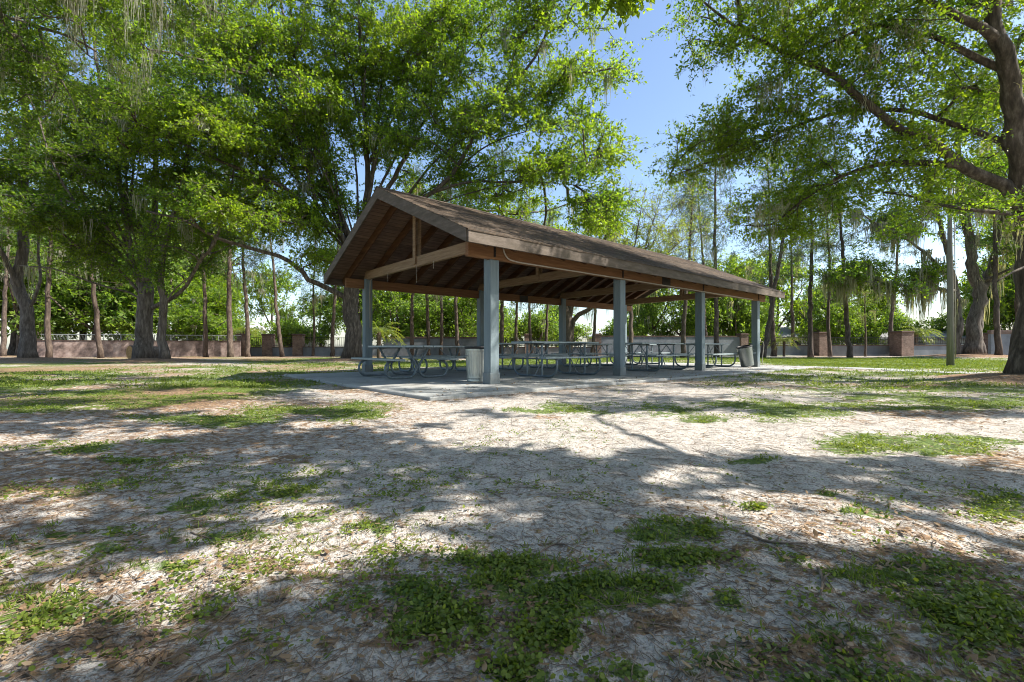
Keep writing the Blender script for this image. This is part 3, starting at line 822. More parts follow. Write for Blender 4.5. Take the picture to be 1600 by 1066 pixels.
# ------------------------------------------------------------------ pavilion (local: x along ridge, y across, z up from slab)
PV = thing('picnic_pavilion', 'open picnic pavilion with brown gable roof on blue-grey posts', 'pavilion', (AX, AY, SLAB), PAVR)
def pavilion():
    T = [0, 4.16, 8.32, 12.48]; W2 = 6.12; PWD = .22
    zb0, zb1 = 2.44, 2.70
    mid = 3.06; eo = .534; t0, t1 = -.914, 13.55
    zt_e = 2.78; sl = (4.43 - 2.78) / (mid + eo)
    cs = 1 / math.hypot(1, sl); ca, sa = cs, sl * cs
    pm = MB()
    # post : lower full section, upper inner half, base collar
    def post(inner):
        m = MB()
        m.box((PWD / 2, PWD / 2, zb0 / 2), (PWD, PWD, zb0), bev=.008)
        m.box((PWD / 2, PWD / 2 + inner * PWD * .27, (zb0 + zb1 + .02) / 2), (PWD - .01, PWD * .44, zb1 - zb0 + .02), bev=.004)
        return m
    def collar():
        m = MB(); m.box((PWD / 2, PWD / 2, .11), (PWD + .024, PWD + .024, .22), bev=.004); return m
    pr = post(1).mesh('post', M['post_paint']); pl = post(-1).mesh('post', M['post_paint']); cm = collar().mesh('base_collar', M['post_paint'])
    for t in T:
        for side, me in ((0, pr), (1, pl)):
            o = bpy.data.objects.new('post', me); COL.objects.link(o); o.parent = PV; o.location = (t, W2 - PWD if side else 0, 0)
            c = bpy.data.objects.new('base_collar', cm); COL.objects.link(c); c.parent = o
    # longitudinal beams, bearing on the outer half of the posts
    for side in (0, 1):
        y = .055 if not side else W2 - .055
        m = MB(); m.box(((T[0] - .52 + T[3] + .74) / 2, y, (zb0 + zb1) / 2 + .001), (13.74, .10, zb1 - zb0 - .002), bev=.006)
        m.build('beam', M['beam_wood'], PV)
    # steel plates on beams
    for side in (0, 1):
        for t in T:
            m = MB(); y = -.002 if not side else W2 + .002
            m.box((t + .11, y, (zb0 + zb1) / 2 + .02), (.05, .012, .2))
            for zz in (-.05, .02, .08): m.box((t + .11, y + (-.009 if not side else .009), (zb0 + zb1) / 2 + zz), (.022, .012, .022))
            m.build('steel_strap', M['dark_plate'], PV)
        for t in (6.3,):
            m = MB(); m.box((t, (.055 if not side else W2 - .055), (zb0 + zb1) / 2), (.42, .118, .235)); m.build('splice_plate', M['dark_plate'], PV)
    # tie beams and king posts
    for t in T:
        tt = t + .10
        m = MB(); y0, y1 = -.0, W2 + .0
        a = .24 / sl * .0
        poly = [(tt, y0 - .02, zb1 + .002), (tt, y1 + .02, zb1 + .002), (tt, y1 + .02 - .12, zb1 + .24), (tt, y0 - .02 + .12, zb1 + .24)]
        m.prism(poly, (-.045, 0, 0), (.045, 0, 0)); m.build('tie_beam', M['tie_wood'], PV)
        for dx in (-.068, .068):
            m = MB(); m.box((tt + dx, mid, (zb1 + .06 + 4.12) / 2), (.04, .12, 4.12 - zb1 - .06), bev=.004); m.build('king_post', M['tie_wood'], PV)
    # rafters
    dk = .045; rh = .215
    def zroof(y): return zt_e + sl * (min(y, 2 * mid - y) + eo)
    for side in (0, 1):
        m = MB()
        ye = -eo + .045; yr = mid - .03
        def yy(v): return v if not side else 2 * mid - v
        def pt(y, dz): return (0, yy(y), zt_e + sl * (y + eo) - dz)
        dz0 = dk / ca + .012; dz1 = dz0 + rh / ca
        poly = [pt(ye, dz0), pt(ye, dz0 + .10), pt(ye + .12, dz1), pt(yr, dz1), pt(yr, dz0)]
        if side: poly = poly[::-1]
        m.prism(poly, (-.022, 0, 0), (.022, 0, 0))
        me = m.mesh('rafter', M['rafter_wood'])
        k = 0; t = -.38
        while t < 13.2:
            if min(abs(t - (q + .1)) for q in T) > .0:
                o = bpy.data.objects.new('rafter', me); COL.objects.link(o); o.parent = PV; o.location = (t, 0, 0)
            t += .693
        # deck (planked underside)
        m = MB()
        def q(t, y, dz): return (t, yy(y), zt_e + sl * (y + eo) - dz)
        ye = -eo + .002; yr2 = mid - .002
        V = [q(t0 + .04, ye, .012), q(t1 - .04, ye, .012), q(t1 - .04, yr2, .012), q(t0 + .04, yr2, .012),
             q(t0 + .04, ye, .012 + dk), q(t1 - .04, ye, .012 + dk), q(t1 - .04, yr2, .012 + dk), q(t0 + .04, yr2, .012 + dk)]
        m.add(V, [np.array([[0, 1, 2, 3], [7, 6, 5, 4], [0, 4, 5, 1], [1, 5, 6, 2], [2, 6, 7, 3], [3, 7, 4, 0]])])
        m.build('roof_deck', M['planks'], PV)
        # shingle courses : real steps
        m = MB(); rows = 26; rs = random.Random(4 + side)
        ys = np.linspace(-eo - .03, mid - .0, rows + 1)
        for r_ in range(rows):
            y0, y1 = ys[r_], ys[r_ + 1] + .01
            lo, hi = -.014, -.002
            ts = t0 - .02; seg = []
            nseg = 48; xs = np.linspace(t0 - .02, t1 + .02, nseg + 1)
            for s_ in range(nseg):
                a, b = xs[s_], xs[s_ + 1]; jz = rs.uniform(-.003, .003); jy = rs.uniform(-.006, .006)
                y0j = y0 + jy
                V = [q(a, y0j, lo + jz), q(b, y0j, lo + jz), q(b, min(y1, mid), hi), q(a, min(y1, mid), hi), q(a, y0j, .010), q(b, y0j, .010)]
                m.add(V, [np.array([[0, 1, 2, 3], [4, 5, 1, 0]])])
        m.build('roof_shingles', M['shingles'], PV)
        # eave fascia
        m = MB(); y = -eo - .0 if not side else 2 * mid + eo
        sgn = -1 if not side else 1
        m.box(((t0 + t1) / 2, y + sgn * .0, 2.665), (t1 - t0, .04, .23), bev=.004)
        m.build('eave_fascia', M['fascia'], PV)
        # rake fascias
        for te, sg in ((t0, -1), (t1, 1)):
            m = MB()
            poly = [q(te, -eo + (.022), .0), q(te, -eo + .022, .235), q(te, mid - .001, .235 / ca + .0), q(te, mid - .001, .0)]
            if (side == 1): poly = poly[::-1]
            m.prism(poly, (-.02, 0, 0), (.02, 0, 0)); m.build('rake_fascia', M['fascia'], PV)
    m = MB(); m.box(((t0 + t1) / 2, mid, 4.22), (t1 - t0 - .12, .045, .25), bev=.004); m.build('ridge_beam', M['rafter_wood'], PV)
    m = MB()
    for s_ in (-1, 1):
        V = [(t0 - .03, mid, 4.457), (t1 + .03, mid, 4.457), (t1 + .03, mid + s_ * .16, 4.457 - .16 * sl), (t0 - .03, mid + s_ * .16, 4.457 - .16 * sl)]
        V += [(a, b, c - .02) for a, b, c in V]
        m.add(V, [np.array([[0, 1, 2, 3], [7, 6, 5, 4], [2, 6, 7, 3], [0, 3, 7, 4], [1, 5, 6, 2]])])
    m.build('ridge_cap', M['shingles'], PV)
    # conduits
    m = MB(); yb = -.03
    P = catmull([(.30, yb, 2.69), (.33, yb, 2.60), (.42, yb, 2.50), (.62, yb, 2.462), (1.2, yb, 2.455), (4.0, yb, 2.455), (9.0, yb, 2.455), (12.0, yb, 2.455)], .08)
    m.tube(P, .015, 8); m.build('conduit', M['conduit'], PV, smooth=True)
    m = MB(); P = catmull([(.30, W2 - .16, 2.95), (.27, W2 - .2, 2.80), (.16, W2 - .24, 2.68), (.13, W2 - .245, 2.5), (.13, W2 - .245, 1.3)], .06)
    m.tube(P, .013, 8); m.build('conduit', M['conduit'], PV, smooth=True)
    m = MB(); P = [(12.48 + .26, .05, .02), (12.48 + .26, .05, 2.44)]; m.tube(P, .018, 8); m.box((12.48 + .27, .05, .98), (.07, .09, .16), bev=.006)
    P = catmull([(12.48 + .27, .0, .95), (12.48 + .33, -.06, .93), (12.48 + .36, -.08, .80), (12.48 + .33, -.05, .40), (12.48 + .36, -.02, .05)], .05); m.tube(P, .012, 6)
    m.build('water_pipe', M['conduit'], PV, smooth=True)
    # bits of string hanging from the first tie beam
    for y, L in ((4.55, .22), (3.0, .40), (2.2, .16)):
        m = MB(); m.tube([(0.05, y, zb1 + .02), (.052, y + .008, zb1 - L * .5), (.05, y - .004, zb1 - L)], .004, 5); m.build('hanging_string', M['conduit'], PV)
pavilion()

# ------------------------------------------------------------------ picnic tables
def planks(mb, x0, x1, yc, w, n, z, th):
    pw = w / n
    for k in range(n): mb.box(((x0 + x1) / 2, yc - w / 2 + pw * (k + .5), z - th / 2), (x1 - x0, pw - .008, th), bev=.006)
def table_v(label):
    r = thing('picnic_table', label, 'picnic table', group='picnic tables under the pavilion')
    m = MB(); planks(m, -1.22, 1.22, 0, .76, 3, .765, .045); m.build('table_top', M['table_top'], r)
    for s in (-1, 1):
        m = MB(); planks(m, -1.22, 1.22, s * .70, .25, 1, .465, .042); m.build('seat', M['table_top'], r)
    for fx in (-.72, .72):
        m = MB()
        for s in (-1, 1):
            P = catmull([(fx, s * .58, .415), (fx, s * .70, .395), (fx, s * .80, .30), (fx, s * .81, .17), (fx, s * .73, .06), (fx, s * .60, .03), (fx, s * .25, .03), (fx, s * .11, .07),
                         (fx, s * .045, .19), (fx, s * .06, .33), (fx, s * .20, .56), (fx, s * .27, .70)], .04)
            m.tube(P, .030, 8)
            m.box((fx, s * .66, .415), (.05, .26, .02))
        m.box((fx, 0, .705), (.06, .66, .03)); m.box((fx, 0, .26), (.05, .10, .02))
        m.build('end_frame', M['steel'], r, smooth=False)
        m = MB(); m.tube([(fx * .96, 0, .25), (fx * .25, 0, .70)], .016, 6); m.build('brace', M['steel'], r)
    return r
def table_u(label):
    r = thing('picnic_table', label, 'picnic table', group='picnic tables under the pavilion')
    m = MB(); planks(m, -1.22, 1.22, 0, .76, 3, .865, .04); m.build('table_top', M['table_top'], r)
    for s in (-1, 1):
        m = MB(); planks(m, -1.22, 1.22, s * .72, .25, 1, .50, .04); m.build('seat', M['table_top'], r)
    for fx in (-.78, .78):
        m = MB()
        P = [(fx, -.74, .455), (fx, -.76, .30), (fx, -.72, .14), (fx, -.60, .05), (fx, -.46, .03), (fx, 0, .03), (fx, .46, .03), (fx, .60, .05), (fx, .72, .14), (fx, .76, .30), (fx, .74, .455)]
        m.tube(catmull(P, .04), .028, 8)
        for s in (-1, 1):
            m.tube([(fx, s * .26, .04), (fx, s * .26, .825)], .028, 8)
            m.box((fx, s * .70, .45), (.05, .22, .018))
        m.box((fx, 0, .812), (.05, .68, .025))
        m.tube([(fx, -.74, .445), (fx, .74, .445)], .016, 6)
        m.tube([(fx, -.25, .48), (fx, .0, .80)], .013, 5); m.tube([(fx, .25, .48), (fx, .0, .80)], .013, 5)
        m.build('end_frame', M['steel'], r)
        m = MB(); m.tube([(fx * .97, 0, .06), (fx * .35, 0, .81)], .015, 6); m.build('brace', M['steel'], r)
    return r
def pav_pt(t, l): return (AX + RD[0] * t + LD[0] * l, AY + RD[1] * t + LD[1] * l, SLAB)
tv = table_v('steel picnic table with bent V legs left of the trash can, end frame facing out')
tv.location = pav_pt(-.15, 3.3); tv.rotation_euler = (0, 0, PAVR + PI / 2)
dup(tv, pav_pt(1.75, 5.0), PAVR, label='low bent-leg picnic table half hidden behind the front left table')
tu = table_u('grey picnic table with upright legs directly behind the nearest corner post')
tu.location = pav_pt(3.05, 1.15); tu.rotation_euler = (0, 0, PAVR)
for (t, l, lab) in ((7.45, 1.15, 'grey picnic table between the second and third posts of the near row'),
                    (11.0, 1.25, 'grey picnic table beside the tilted trash can at the far end'),
                    (5.0, 4.5, 'back row picnic table seen behind the table by the corner post'),
                    (8.3, 4.5, 'back row picnic table seen beside the far row post'),
                    (11.4, 4.5, 'farthest picnic table of the back row, nearest the grey wall')):
    dup(tu, pav_pt(t, l), PAVR + random.Random(int(t * 10)).uniform(-.03, .03), label=lab)

# ------------------------------------------------------------------ trash cans
def can(label, mat, ribs=True):
    r = thing('trash_can', label, 'trash can')
    m = MB(); n = 160; H = .70; K = 26
    ang = np.arange(n) / n * 2 * PI
    V = []
    for k in range(K + 1):
        z = H * k / K; rr = .215 + .045 * (z / H)
        u = z / H
        rib = 0
        if ribs: rib = .006 * float(sstep(.20, .24, u) * (1 - sstep(.86, .90, u)))
        band = .007 * (math.exp(-((u - .13) / .018) ** 2) + math.exp(-((u - .05) / .02) ** 2) + math.exp(-((u - .94) / .018) ** 2))
        rad = rr + band + rib * .5 * np.clip(np.sin(ang * 20 + .4) * 2, -1, 1)
        V.append(np.stack([np.cos(ang) * rad, np.sin(ang) * rad, np.full(n, z + .01)], 1))
    V = np.concatenate(V); i = np.arange(n); j = (i + 1) % n
    q = np.concatenate([np.stack([k * n + i, k * n + j, (k + 1) * n + j, (k + 1) * n + i], 1) for k in range(K)])
    m.add(V, [q, np.array([list(range(n))[::-1]])])
    m.build('can_body', mat, r, smooth=not ribs)
    m = MB(); m.lathe([(.262, .69), (.272, .70), (.276, .72), (.272, .738), (.25, .742), (.235, .70), (.205, .50), (.01, .49)], 48); m.build('rim_liner', M['rubber'], r, smooth=True)
    for s in (-1, 1):
        m = MB(); m.tube(catmull([(s * .255, -.07, .56), (s * .30, -.06, .55), (s * .31, 0, .54), (s * .30, .06, .55), (s * .255, .07, .56)], .02), .006, 6); m.build('handle', M['steel'], r, smooth=True)
    return r
c1 = can('ribbed galvanized trash can standing against the nearest corner post', M['galv'])
c1.location = (-.715, 9.72, SLAB); c1.rotation_euler = (0, 0, .5)
c2 = can('smooth dark metal trash can tilted away from the farthest near-row post', M['galv_dark'], False)
cx, cy = 7.55, 15.75 + .75
c2.location = ((1166 - 800) / F * 17.0 + .05, 17.0, SLAB + .045); c2.rotation_euler = (math.radians(2), math.radians(-11), 0)
m = MB(); m.box((.30, 0, .42), (.16, .05, .05)); m.build('bracket', M['steel'], c2)

# ------------------------------------------------------------------ light pole
lp = thing('light_pole', 'tall weathered light pole with flat lamp head, standing on the lawn', 'light pole', ((1485 - 800) / F * 20.3, 20.3, 0), 0)
lz = gz(lp.location.x, lp.location.y); lp.location.z = lz
m = MB(); m.tube([(0, 0, -.1), (0, 0, 2.5), (-.02, 0, 5), (-.03, 0, 8.4)], [.135, .115, .09, .065], 10); m.build('pole', M['pole_wood'], lp, smooth=True)
m = MB(); m.tube([(.115, -.12, .3), (.10, -.11, 4), (.06, -.1, 8.2)], .018, 6); m.build('conduit', M['conduit'], lp, smooth=True)
m = MB(); m.tube([(-.03, 0, 8.2), (-.3, 0, 8.32)], .035, 8); m.build('arm', M['steel'], lp, smooth=True)
m = MB(); m.prism([(-.12, -.24, 8.26), (-.12, -.24, 8.40), (-.85, -.24, 8.36), (-.95, -.24, 8.22)], (0, 0, 0), (0, .48, 0)); h = m.build('lamp_head', M['lamp_shell'], lp)
m = MB(); m.box((-.52, 0, 8.225), (.62, .40, .03)); m.build('lens', M['lamp_glass'], h)

# ------------------------------------------------------------------ cut log
lg = thing('cut_log', 'short cut log with orange sawn end lying by the big left oak', 'log', (-22.6, 27.6, gz(-22.6, 27.6)), 0)
m = MB(); m.tube([(0, 0, .42), (.35, .7, .42), (.6, 1.3, .40)], [.42, .40, .38], 18, lump=.04, rng=np.random.default_rng(2)); m.build('bark_body', M['bark'], lg, smooth=True)
m = MB(); m.tube([(-.012, -.024, .42), (0, 0, .42)], .39, 18); m.build('sawn_end', M['cut_wood'], lg)

# ------------------------------------------------------------------ perimeter walls
def gx(px, Z): return (px - 800) / F * Z
def wall(name, label, p0, z0, p1, z1, h, mat, cap=.09, cat='wall', th=.3, base_cap='cap', band=None):
    a = np.array([gx(p0, z0), z0]); b = np.array([gx(p1, z1), z1]); L = np.linalg.norm(b - a); ang = math.atan2(*(b - a)[::-1])
    r = thing(name, label, cat, (a[0], a[1], -.05), ang)
    m = MB(); m.box((L / 2, 0, h / 2), (L, th, h)); m.build('wall_face', M[mat], r)
    m = MB(); m.box((L / 2, 0, h + cap / 2 + .001), (L + .02, th + .1, cap), bev=.01); m.build('coping', M[base_cap], r)
    return r, L
def fence_on(r, L, h, H):
    m = MB()
    for z in (h + .12, H): m.box((L / 2, 0, z), (L, .04, .04))
    n = int(L / .16)
    for k in range(n): m.box(((k + .5) * L / n, 0, (h + H) / 2 + .05), (.022, .022, H - h))
    m.build('iron_railing', M['iron'], r)
def pillar(label, px, Z, w, H):
    r = thing('brick_pillar', label, 'brick pillar', (gx(px, Z), Z - .05, -.05), .1, group='brick pillars of the boundary wall')
    m = MB(); m.box((0, 0, H / 2), (w, w, H)); m.build('shaft', M['brick'], r)
    m = MB(); m.box((0, 0, H + .05), (w + .14, w + .14, .10), bev=.02); m.box((0, 0, H + .125), (w, w, .05), bev=.02); m.build('pillar_cap', M['cap'], r)
    return r
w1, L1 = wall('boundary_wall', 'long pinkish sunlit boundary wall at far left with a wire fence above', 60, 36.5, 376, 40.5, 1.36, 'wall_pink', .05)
m = MB()
for k in range(12): m.box(((k + .5) * L1 / 12, .25, .95), (.05, .05, 1.9))
m.tube([(0, .25, 1.86), (L1, .25, 1.86)], .03, 6)
for k in range(150): m.tube([(k * L1 / 150, .25, 1.35), ((k + 1) * L1 / 150, .25, 1.83)], .005, 3)
m.build('wire_fence', M['wire'], w1)
H_ = lambda py, Z: CAMH + (543 - py) / F * Z + .05
def lowwall(label, p0, z0, p1, z1, h, H):
    r, L = wall('low_wall', label, p0, z0, p1, z1, h, 'wall_grey', .08, 'wall'); fence_on(r, L, h + .08, H); return r
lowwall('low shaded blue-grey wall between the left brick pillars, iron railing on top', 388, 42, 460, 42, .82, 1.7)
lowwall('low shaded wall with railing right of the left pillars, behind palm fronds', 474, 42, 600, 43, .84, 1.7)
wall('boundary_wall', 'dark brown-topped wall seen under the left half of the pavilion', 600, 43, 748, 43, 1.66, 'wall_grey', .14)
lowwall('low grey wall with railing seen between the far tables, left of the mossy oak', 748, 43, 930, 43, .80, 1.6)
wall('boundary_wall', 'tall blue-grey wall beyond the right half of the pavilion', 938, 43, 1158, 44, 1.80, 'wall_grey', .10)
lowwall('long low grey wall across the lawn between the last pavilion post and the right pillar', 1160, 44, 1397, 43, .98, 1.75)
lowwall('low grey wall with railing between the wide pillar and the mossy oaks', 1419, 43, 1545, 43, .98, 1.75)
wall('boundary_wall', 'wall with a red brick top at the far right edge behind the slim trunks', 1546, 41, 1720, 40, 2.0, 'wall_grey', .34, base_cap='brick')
for (px, Z, w, H, lab) in ((381, 41.3, .80, 1.9, 'leftmost brick pillar, at the end of the pinkish wall'), (420, 42, .80, 1.9, 'brick pillar second from the left with a slim pine beside it'),
                       (467, 42, .80, 1.9, 'brick pillar third from the left, right of the leaning pine'), (825, 43, .6, 1.95, 'narrow dark brick pillar seen beneath the pavilion roof'),
                       (933, 43, .6, 1.95, 'brick pillar beside the pale hip-roofed house'), (1160, 44, .7, 2.0, 'brick pillar at the right end of the tall blue-grey wall'),
                       (1281, 43, .8, 2.1, 'reddish brick pillar on the low wall right of the pavilion'), (1408, 42, 1.2, 2.15, 'wide brick pillar in front of the yellow palm'),
                       (1545, 42, .9, 2.0, 'brick pillar half hidden by the mossy oaks at right')):
    pillar(lab, px, Z, w, H)

# ------------------------------------------------------------------ houses
def house(label, px, Z, w, d, h, rh, wallm, roofm, rz=0, hip=True):
    r = thing('house', label, 'house', (gx(px, Z), Z, -.1), rz)
    m = MB(); m.box((0, 0, h / 2), (w, d, h)); m.build('wall', M[wallm], r)
    e = .5; a = w / 2 + e; b = d / 2 + e; rl = max(.1, (w - d) / 2) if hip else a
    V = [(-a, -b, h - .05), (a, -b, h - .05), (a, b, h - .05), (-a, b, h - .05), (-rl, 0, h + rh), (rl, 0, h + rh), (-a, -b, h + .12), (a, -b, h + .12), (a, b, h + .12), (-a, b, h + .12)]
    m = MB(); m.add(V, [np.array([[3, 2, 1, 0], [0, 1, 7, 6], [1, 2, 8, 7], [2, 3, 9, 8], [3, 0, 6, 9], [6, 7, 5, 4], [8, 9, 4, 5]]), np.array([[7, 8, 5], [9, 6, 4]])])
    m.build('roof', M[roofm], r)
    n = max(2, int(w / 3.5))
    for k in range(n):
        x = (k + .5) / n * w - w / 2
        m = MB(); m.box((x, -d / 2 - .02, h * .55), (1.3, .06, 1.3)); f = m.build('window', M['house_white'], r)
        m = MB(); m.box((x, -d / 2 - .055, h * .55), (1.1, .02, 1.1)); m.build('pane', M['glass'], f)
house('small house with pale grey pyramid roof seen between the second and third near posts', 952, 62, 4.6, 4.6, 2.2, 1.5, 'house_white', 'roof_pale', .15)
house('long grey-roofed house behind the low wall just right of the pavilion', 1222, 66, 11, 8, 2.2, 1.6, 'house_white', 'roof_grey', -.1)
house('white house behind the wide brick pillar at right', 1450, 60, 13, 7, 1.9, 1.4, 'house_white', 'roof_grey', .05)
house('pale house barely showing above the left low wall between pillars', 425, 66, 12, 8, 2.4, 1.7, 'house_white', 'roof_pale', 0)

# ------------------------------------------------------------------ unseen leaf clusters added off-frame to cast the chosen ground shade
SUNV = np.array([math.cos(math.radians(-8)) * math.cos(math.radians(47)), math.sin(math.radians(-8)) * math.cos(math.radians(47)), math.sin(math.radians(47))])
SHADE = [([(640,905),(760,868),(860,815),(1050,800),(1300,825),(1750,850),(1900,1100),(40,1100),(250,1015),(430,965)], 11),
 ([(-150,710),(250,690),(540,668),(700,702),(960,722),(1080,762),(960,790),(700,800),(560,795),(400,772),(200,776),(-150,780)], 9),
 ([(850,596),(1700,596),(1750,655),(1200,645),(850,640)], 2.2), ([(1000,702),(1700,725),(1700,780),(1080,742)], 6),
 ([(-150,575),(470,592),(560,640),(300,700),(-150,690)], 2.4), ([(-100,925),(180,905),(340,878),(360,895),(190,945),(-100,985)], 7),
 ([(400,582),(600,612),(668,628),(900,610),(1215,580),(1100,572),(780,598),(600,590)], 4.5), ([(640,915),(860,900),(1700,890),(1900,1100),(40,1100),(300,1010),(460,960)], 10),
 ([(-120,808),(300,806),(600,826),(480,842),(200,852),(-120,862)], 5), ([(-150,868),(150,872),(330,905),(120,925),(-150,940)], 6),
 ([(560,640),(850,640),(760,660),(600,668)], .8)]
HOLES = [(915,893,125,11),(820,822,60,7),(1280,942,50,8),(830,775,75,6),(500,752,60,5),(1110,880,60,5),(620,745,50,6),(330,730,60,6),(120,745,60,5),(700,985,30,8),(350,600,90,4),(150,620,90,6),(1150,612,120,4),(1400,628,120,5),(700,600,60,4),(880,1000,60,9),(540,1010,50,10),(1450,930,60,9),(330,860,60,12),(1250,690,200,10),(60,760,120,8),(880,745,80,5),(1100,760,70,5),(980,592,70,3)]
def inpoly(poly, x, y):
    c = np.zeros(len(x), bool); n = len(poly); j = n - 1
    for i in range(n):
        xi, yi = poly[i]; xj, yj = poly[j]
        c ^= ((yi > y) != (yj > y)) & (x < (xj - xi) * (y - yi) / (yj - yi + 1e-9) + xi); j = i
    return c
def shade_points():
    rng = np.random.default_rng(77)
    out = []
    for poly, dens in SHADE:
        P = np.array(poly, float); Yw = CAMH * F / (P[:, 1] - 543); Xw = (P[:, 0] - 800) / F * Yw
        x0, x1, y0, y1 = Xw.min(), Xw.max(), Yw.min(), Yw.max()
        n = int((x1 - x0) * (y1 - y0) * dens * (3.2 if dens < 7 else 2.4))
        x = rng.uniform(x0, x1, n); y = rng.uniform(y0, y1, n)
        px, py = img_of(x, y)
        k = inpoly(poly, px, py)
        for (hx, hy, a, b_) in HOLES: k &= (((px - hx) / a) ** 2 + ((py - hy) / b_) ** 2 > 1.4)
        st_ = fbm(x * .55, y * (1.5 if y1 > 6 else 2.6), 404, 3)
        k &= (st_ > (.47 if dens < 7 else .36))
        x = x[k]; y = y[k]
        for i in range(len(x)):
            h = rng.uniform(5.4, 8.2) if y[i] < 5 else max(6, .76 * y[i] + 1.4) + rng.uniform(0, 3.5)
            q = np.array([x[i], y[i], 0]) + SUNV * (h / SUNV[2])
            if q[1] > .2:
                qx = 800 + F * q[0] / q[1]; qy = 543 - F * (q[2] - CAMH) / q[1]
                m = 60 * 10 / max(q[1], 1)
                if -m < qx < 1600 + m and qy > -m: continue
            out.append(q)
    # dapple on the sunny roof slope
    for _ in range(150):
        t = rng.uniform(-1, 13.5); l = rng.uniform(-.5, 3); q = np.array([AX + RD[0] * t + LD[0] * l, AY + RD[1] * t + LD[1] * l, 3.2])
        q = q + SUNV * (rng.uniform(4, 8) / SUNV[2]); qx = 800 + F * q[0] / q[1]; qy = 543 - F * (q[2] - CAMH) / q[1]
        if -40 < qx < 1660 and qy > -60: continue
        out.append(q)
    return np.array(out)
SHP = shade_points()
print('SHADE', len(SHP), SHP.min(0), SHP.max(0))
# ------------------------------------------------------------------ hero trees
def g3(x, y): return np.array([x, y, gz(x, y)])

def t6():
    rng = np.random.default_rng(606)
    b = g3(*T6B)
    trunk = [b, PT(1618, 480, 10.3), PT(1618, 400, 10.3), PT(1604, 330, 10.3), PT(1592, 240, 10.2), PT(1583, 150, 10.1), PT(1563, 60, 10.0), PT(1552, -20, 10), PT(1545, -160, 10)]
    A = limb((1600, 330, 10.3), (1567, 292, 10.3), (1508, 262, 10.4), (1465, 228, 10.6), (1410, 201, 10.8), (1351, 161, 11), (1315, 126, 11.1), (1276, 104, 11.2), (1221, 79, 11.3), (1158, 47, 11.3), (1100, 4, 11.3))
    B = limb((1500, 258, 10.4), (1433, 254, 10.9), (1378, 256, 11.4), (1315, 276, 12), (1252, 315, 12.6), (1205, 351, 13), (1165, 352, 13.2))
    C_ = limb((1556, 60, 10), (1504, 28, 10), (1445, 0, 10.2), (1370, -40, 10.4))
    D = limb((1575, 110, 10.1), (1532, 92, 10.3), (1473, 63, 10.5), (1433, 51, 10.8), (1370, 39, 11), (1290, 70, 11.4), (1230, 95, 11.8))
    E = limb((1610, 345, 10.3), (1571, 335, 10), (1512, 327, 10), (1465, 319, 10.4), (1425, 307, 10.9), (1380, 300, 11.5))
    Fm = limb((1590, 230, 10.2), (1532, 209, 10.6), (1488, 193, 11), (1414, 173, 11.4), (1327, 173, 11.8), (1244, 197, 12.2), (1165, 232, 12.6), (1059, 272, 12.9))
    G = limb((1625, 410, 10.3), (1600, 417, 9.8), (1570, 432, 9.6), (1558, 440, 9.5))
    R1 = limb((1622, 380, 10.3), (1690, 250, 10.8), (1790, 120, 11.2), (1900, 20, 11.5))
    R2 = limb((1592, 240, 10.2), (1680, 60, 9.5), (1760, -120, 8.8))
    mains = [(trunk, .34, .09), (A, .145, .025), (B, .08, .018), (C_, .11, .03), (D, .09, .018), (E, .055, .018), (Fm, .08, .013), (G, .04, .012), (R1, .2, .04), (R2, .16, .04)]
    cl = [along(rng, A, 70, .55, .25), along(rng, B, 66, .50, .15), along(rng, D, 46, .55, .25), along(rng, Fm, 100, .50, .22), along(rng, C_, 30, .6, .3), along(rng, E, 16, .5, .3),
          lobes(rng, [(1150, 60, 11.3, 1.1, 1.5, .6, 14), (1200, 30, 11, 1.4, 1.6, .7, 22), (1180, 160, 11.8, 1.1, 1.4, .55, 16), (1120, 215, 12.5, 1.0, 1.2, .5, 22), (1250, 215, 12, 1.4, 1.6, .7, 22),
                      (1350, 60, 11, 1.6, 1.8, .7, 20), (1440, 110, 11.5, 1.4, 1.6, .7, 16), (1420, 240, 12, 1.3, 1.6, .7, 22), (1500, 150, 12, 1.2, 1.6, 1, 22), (1300, 300, 13, 1.6, 1.8, .7, 22), (1230, 345, 13.5, 1.0, 1.5, .6, 12),
                      (1440, 300, 12.5, 1.6, 1.6, .7, 24), (1560, 260, 12, .9, 1.4, 1.4, 22), (1580, 130, 12, .8, 1.4, 1.4, 18), (1530, 20, 11.4, 1.2, 1.6, .8, 20),
                      (1330, -60, 11, 3.2, 3, 1.2, 60), (1560, -140, 10, 3.5, 3.5, 1.8, 90), (1180, -60, 11, 2.0, 2, .8, 22), (1760, 60, 10.5, 2.6, 3, 2.4, 60), (1900, 150, 10.5, 2.2, 3, 2.0, 40)])]
    cl = np.concatenate(cl + [SHP[(SHP[:, 1] > 5.0) & (SHP[:, 0] > 1.5)]])
    tree('oak_tree', 'big near oak at the right edge with dark trunk and long reaching limbs', 66, b, mains, cl, tw=8, tl=.62, lv=17, ls=.085, lw=.46, flat=.4, bark='bark_dark', leafm='oak_leaf',
         nmoss=240, mlen=.8, mossn=22, mossw=.008, twr=.004, r_tip=.007, twigs_bare=160, step=.3, group='oaks around the pavilion')
t6()


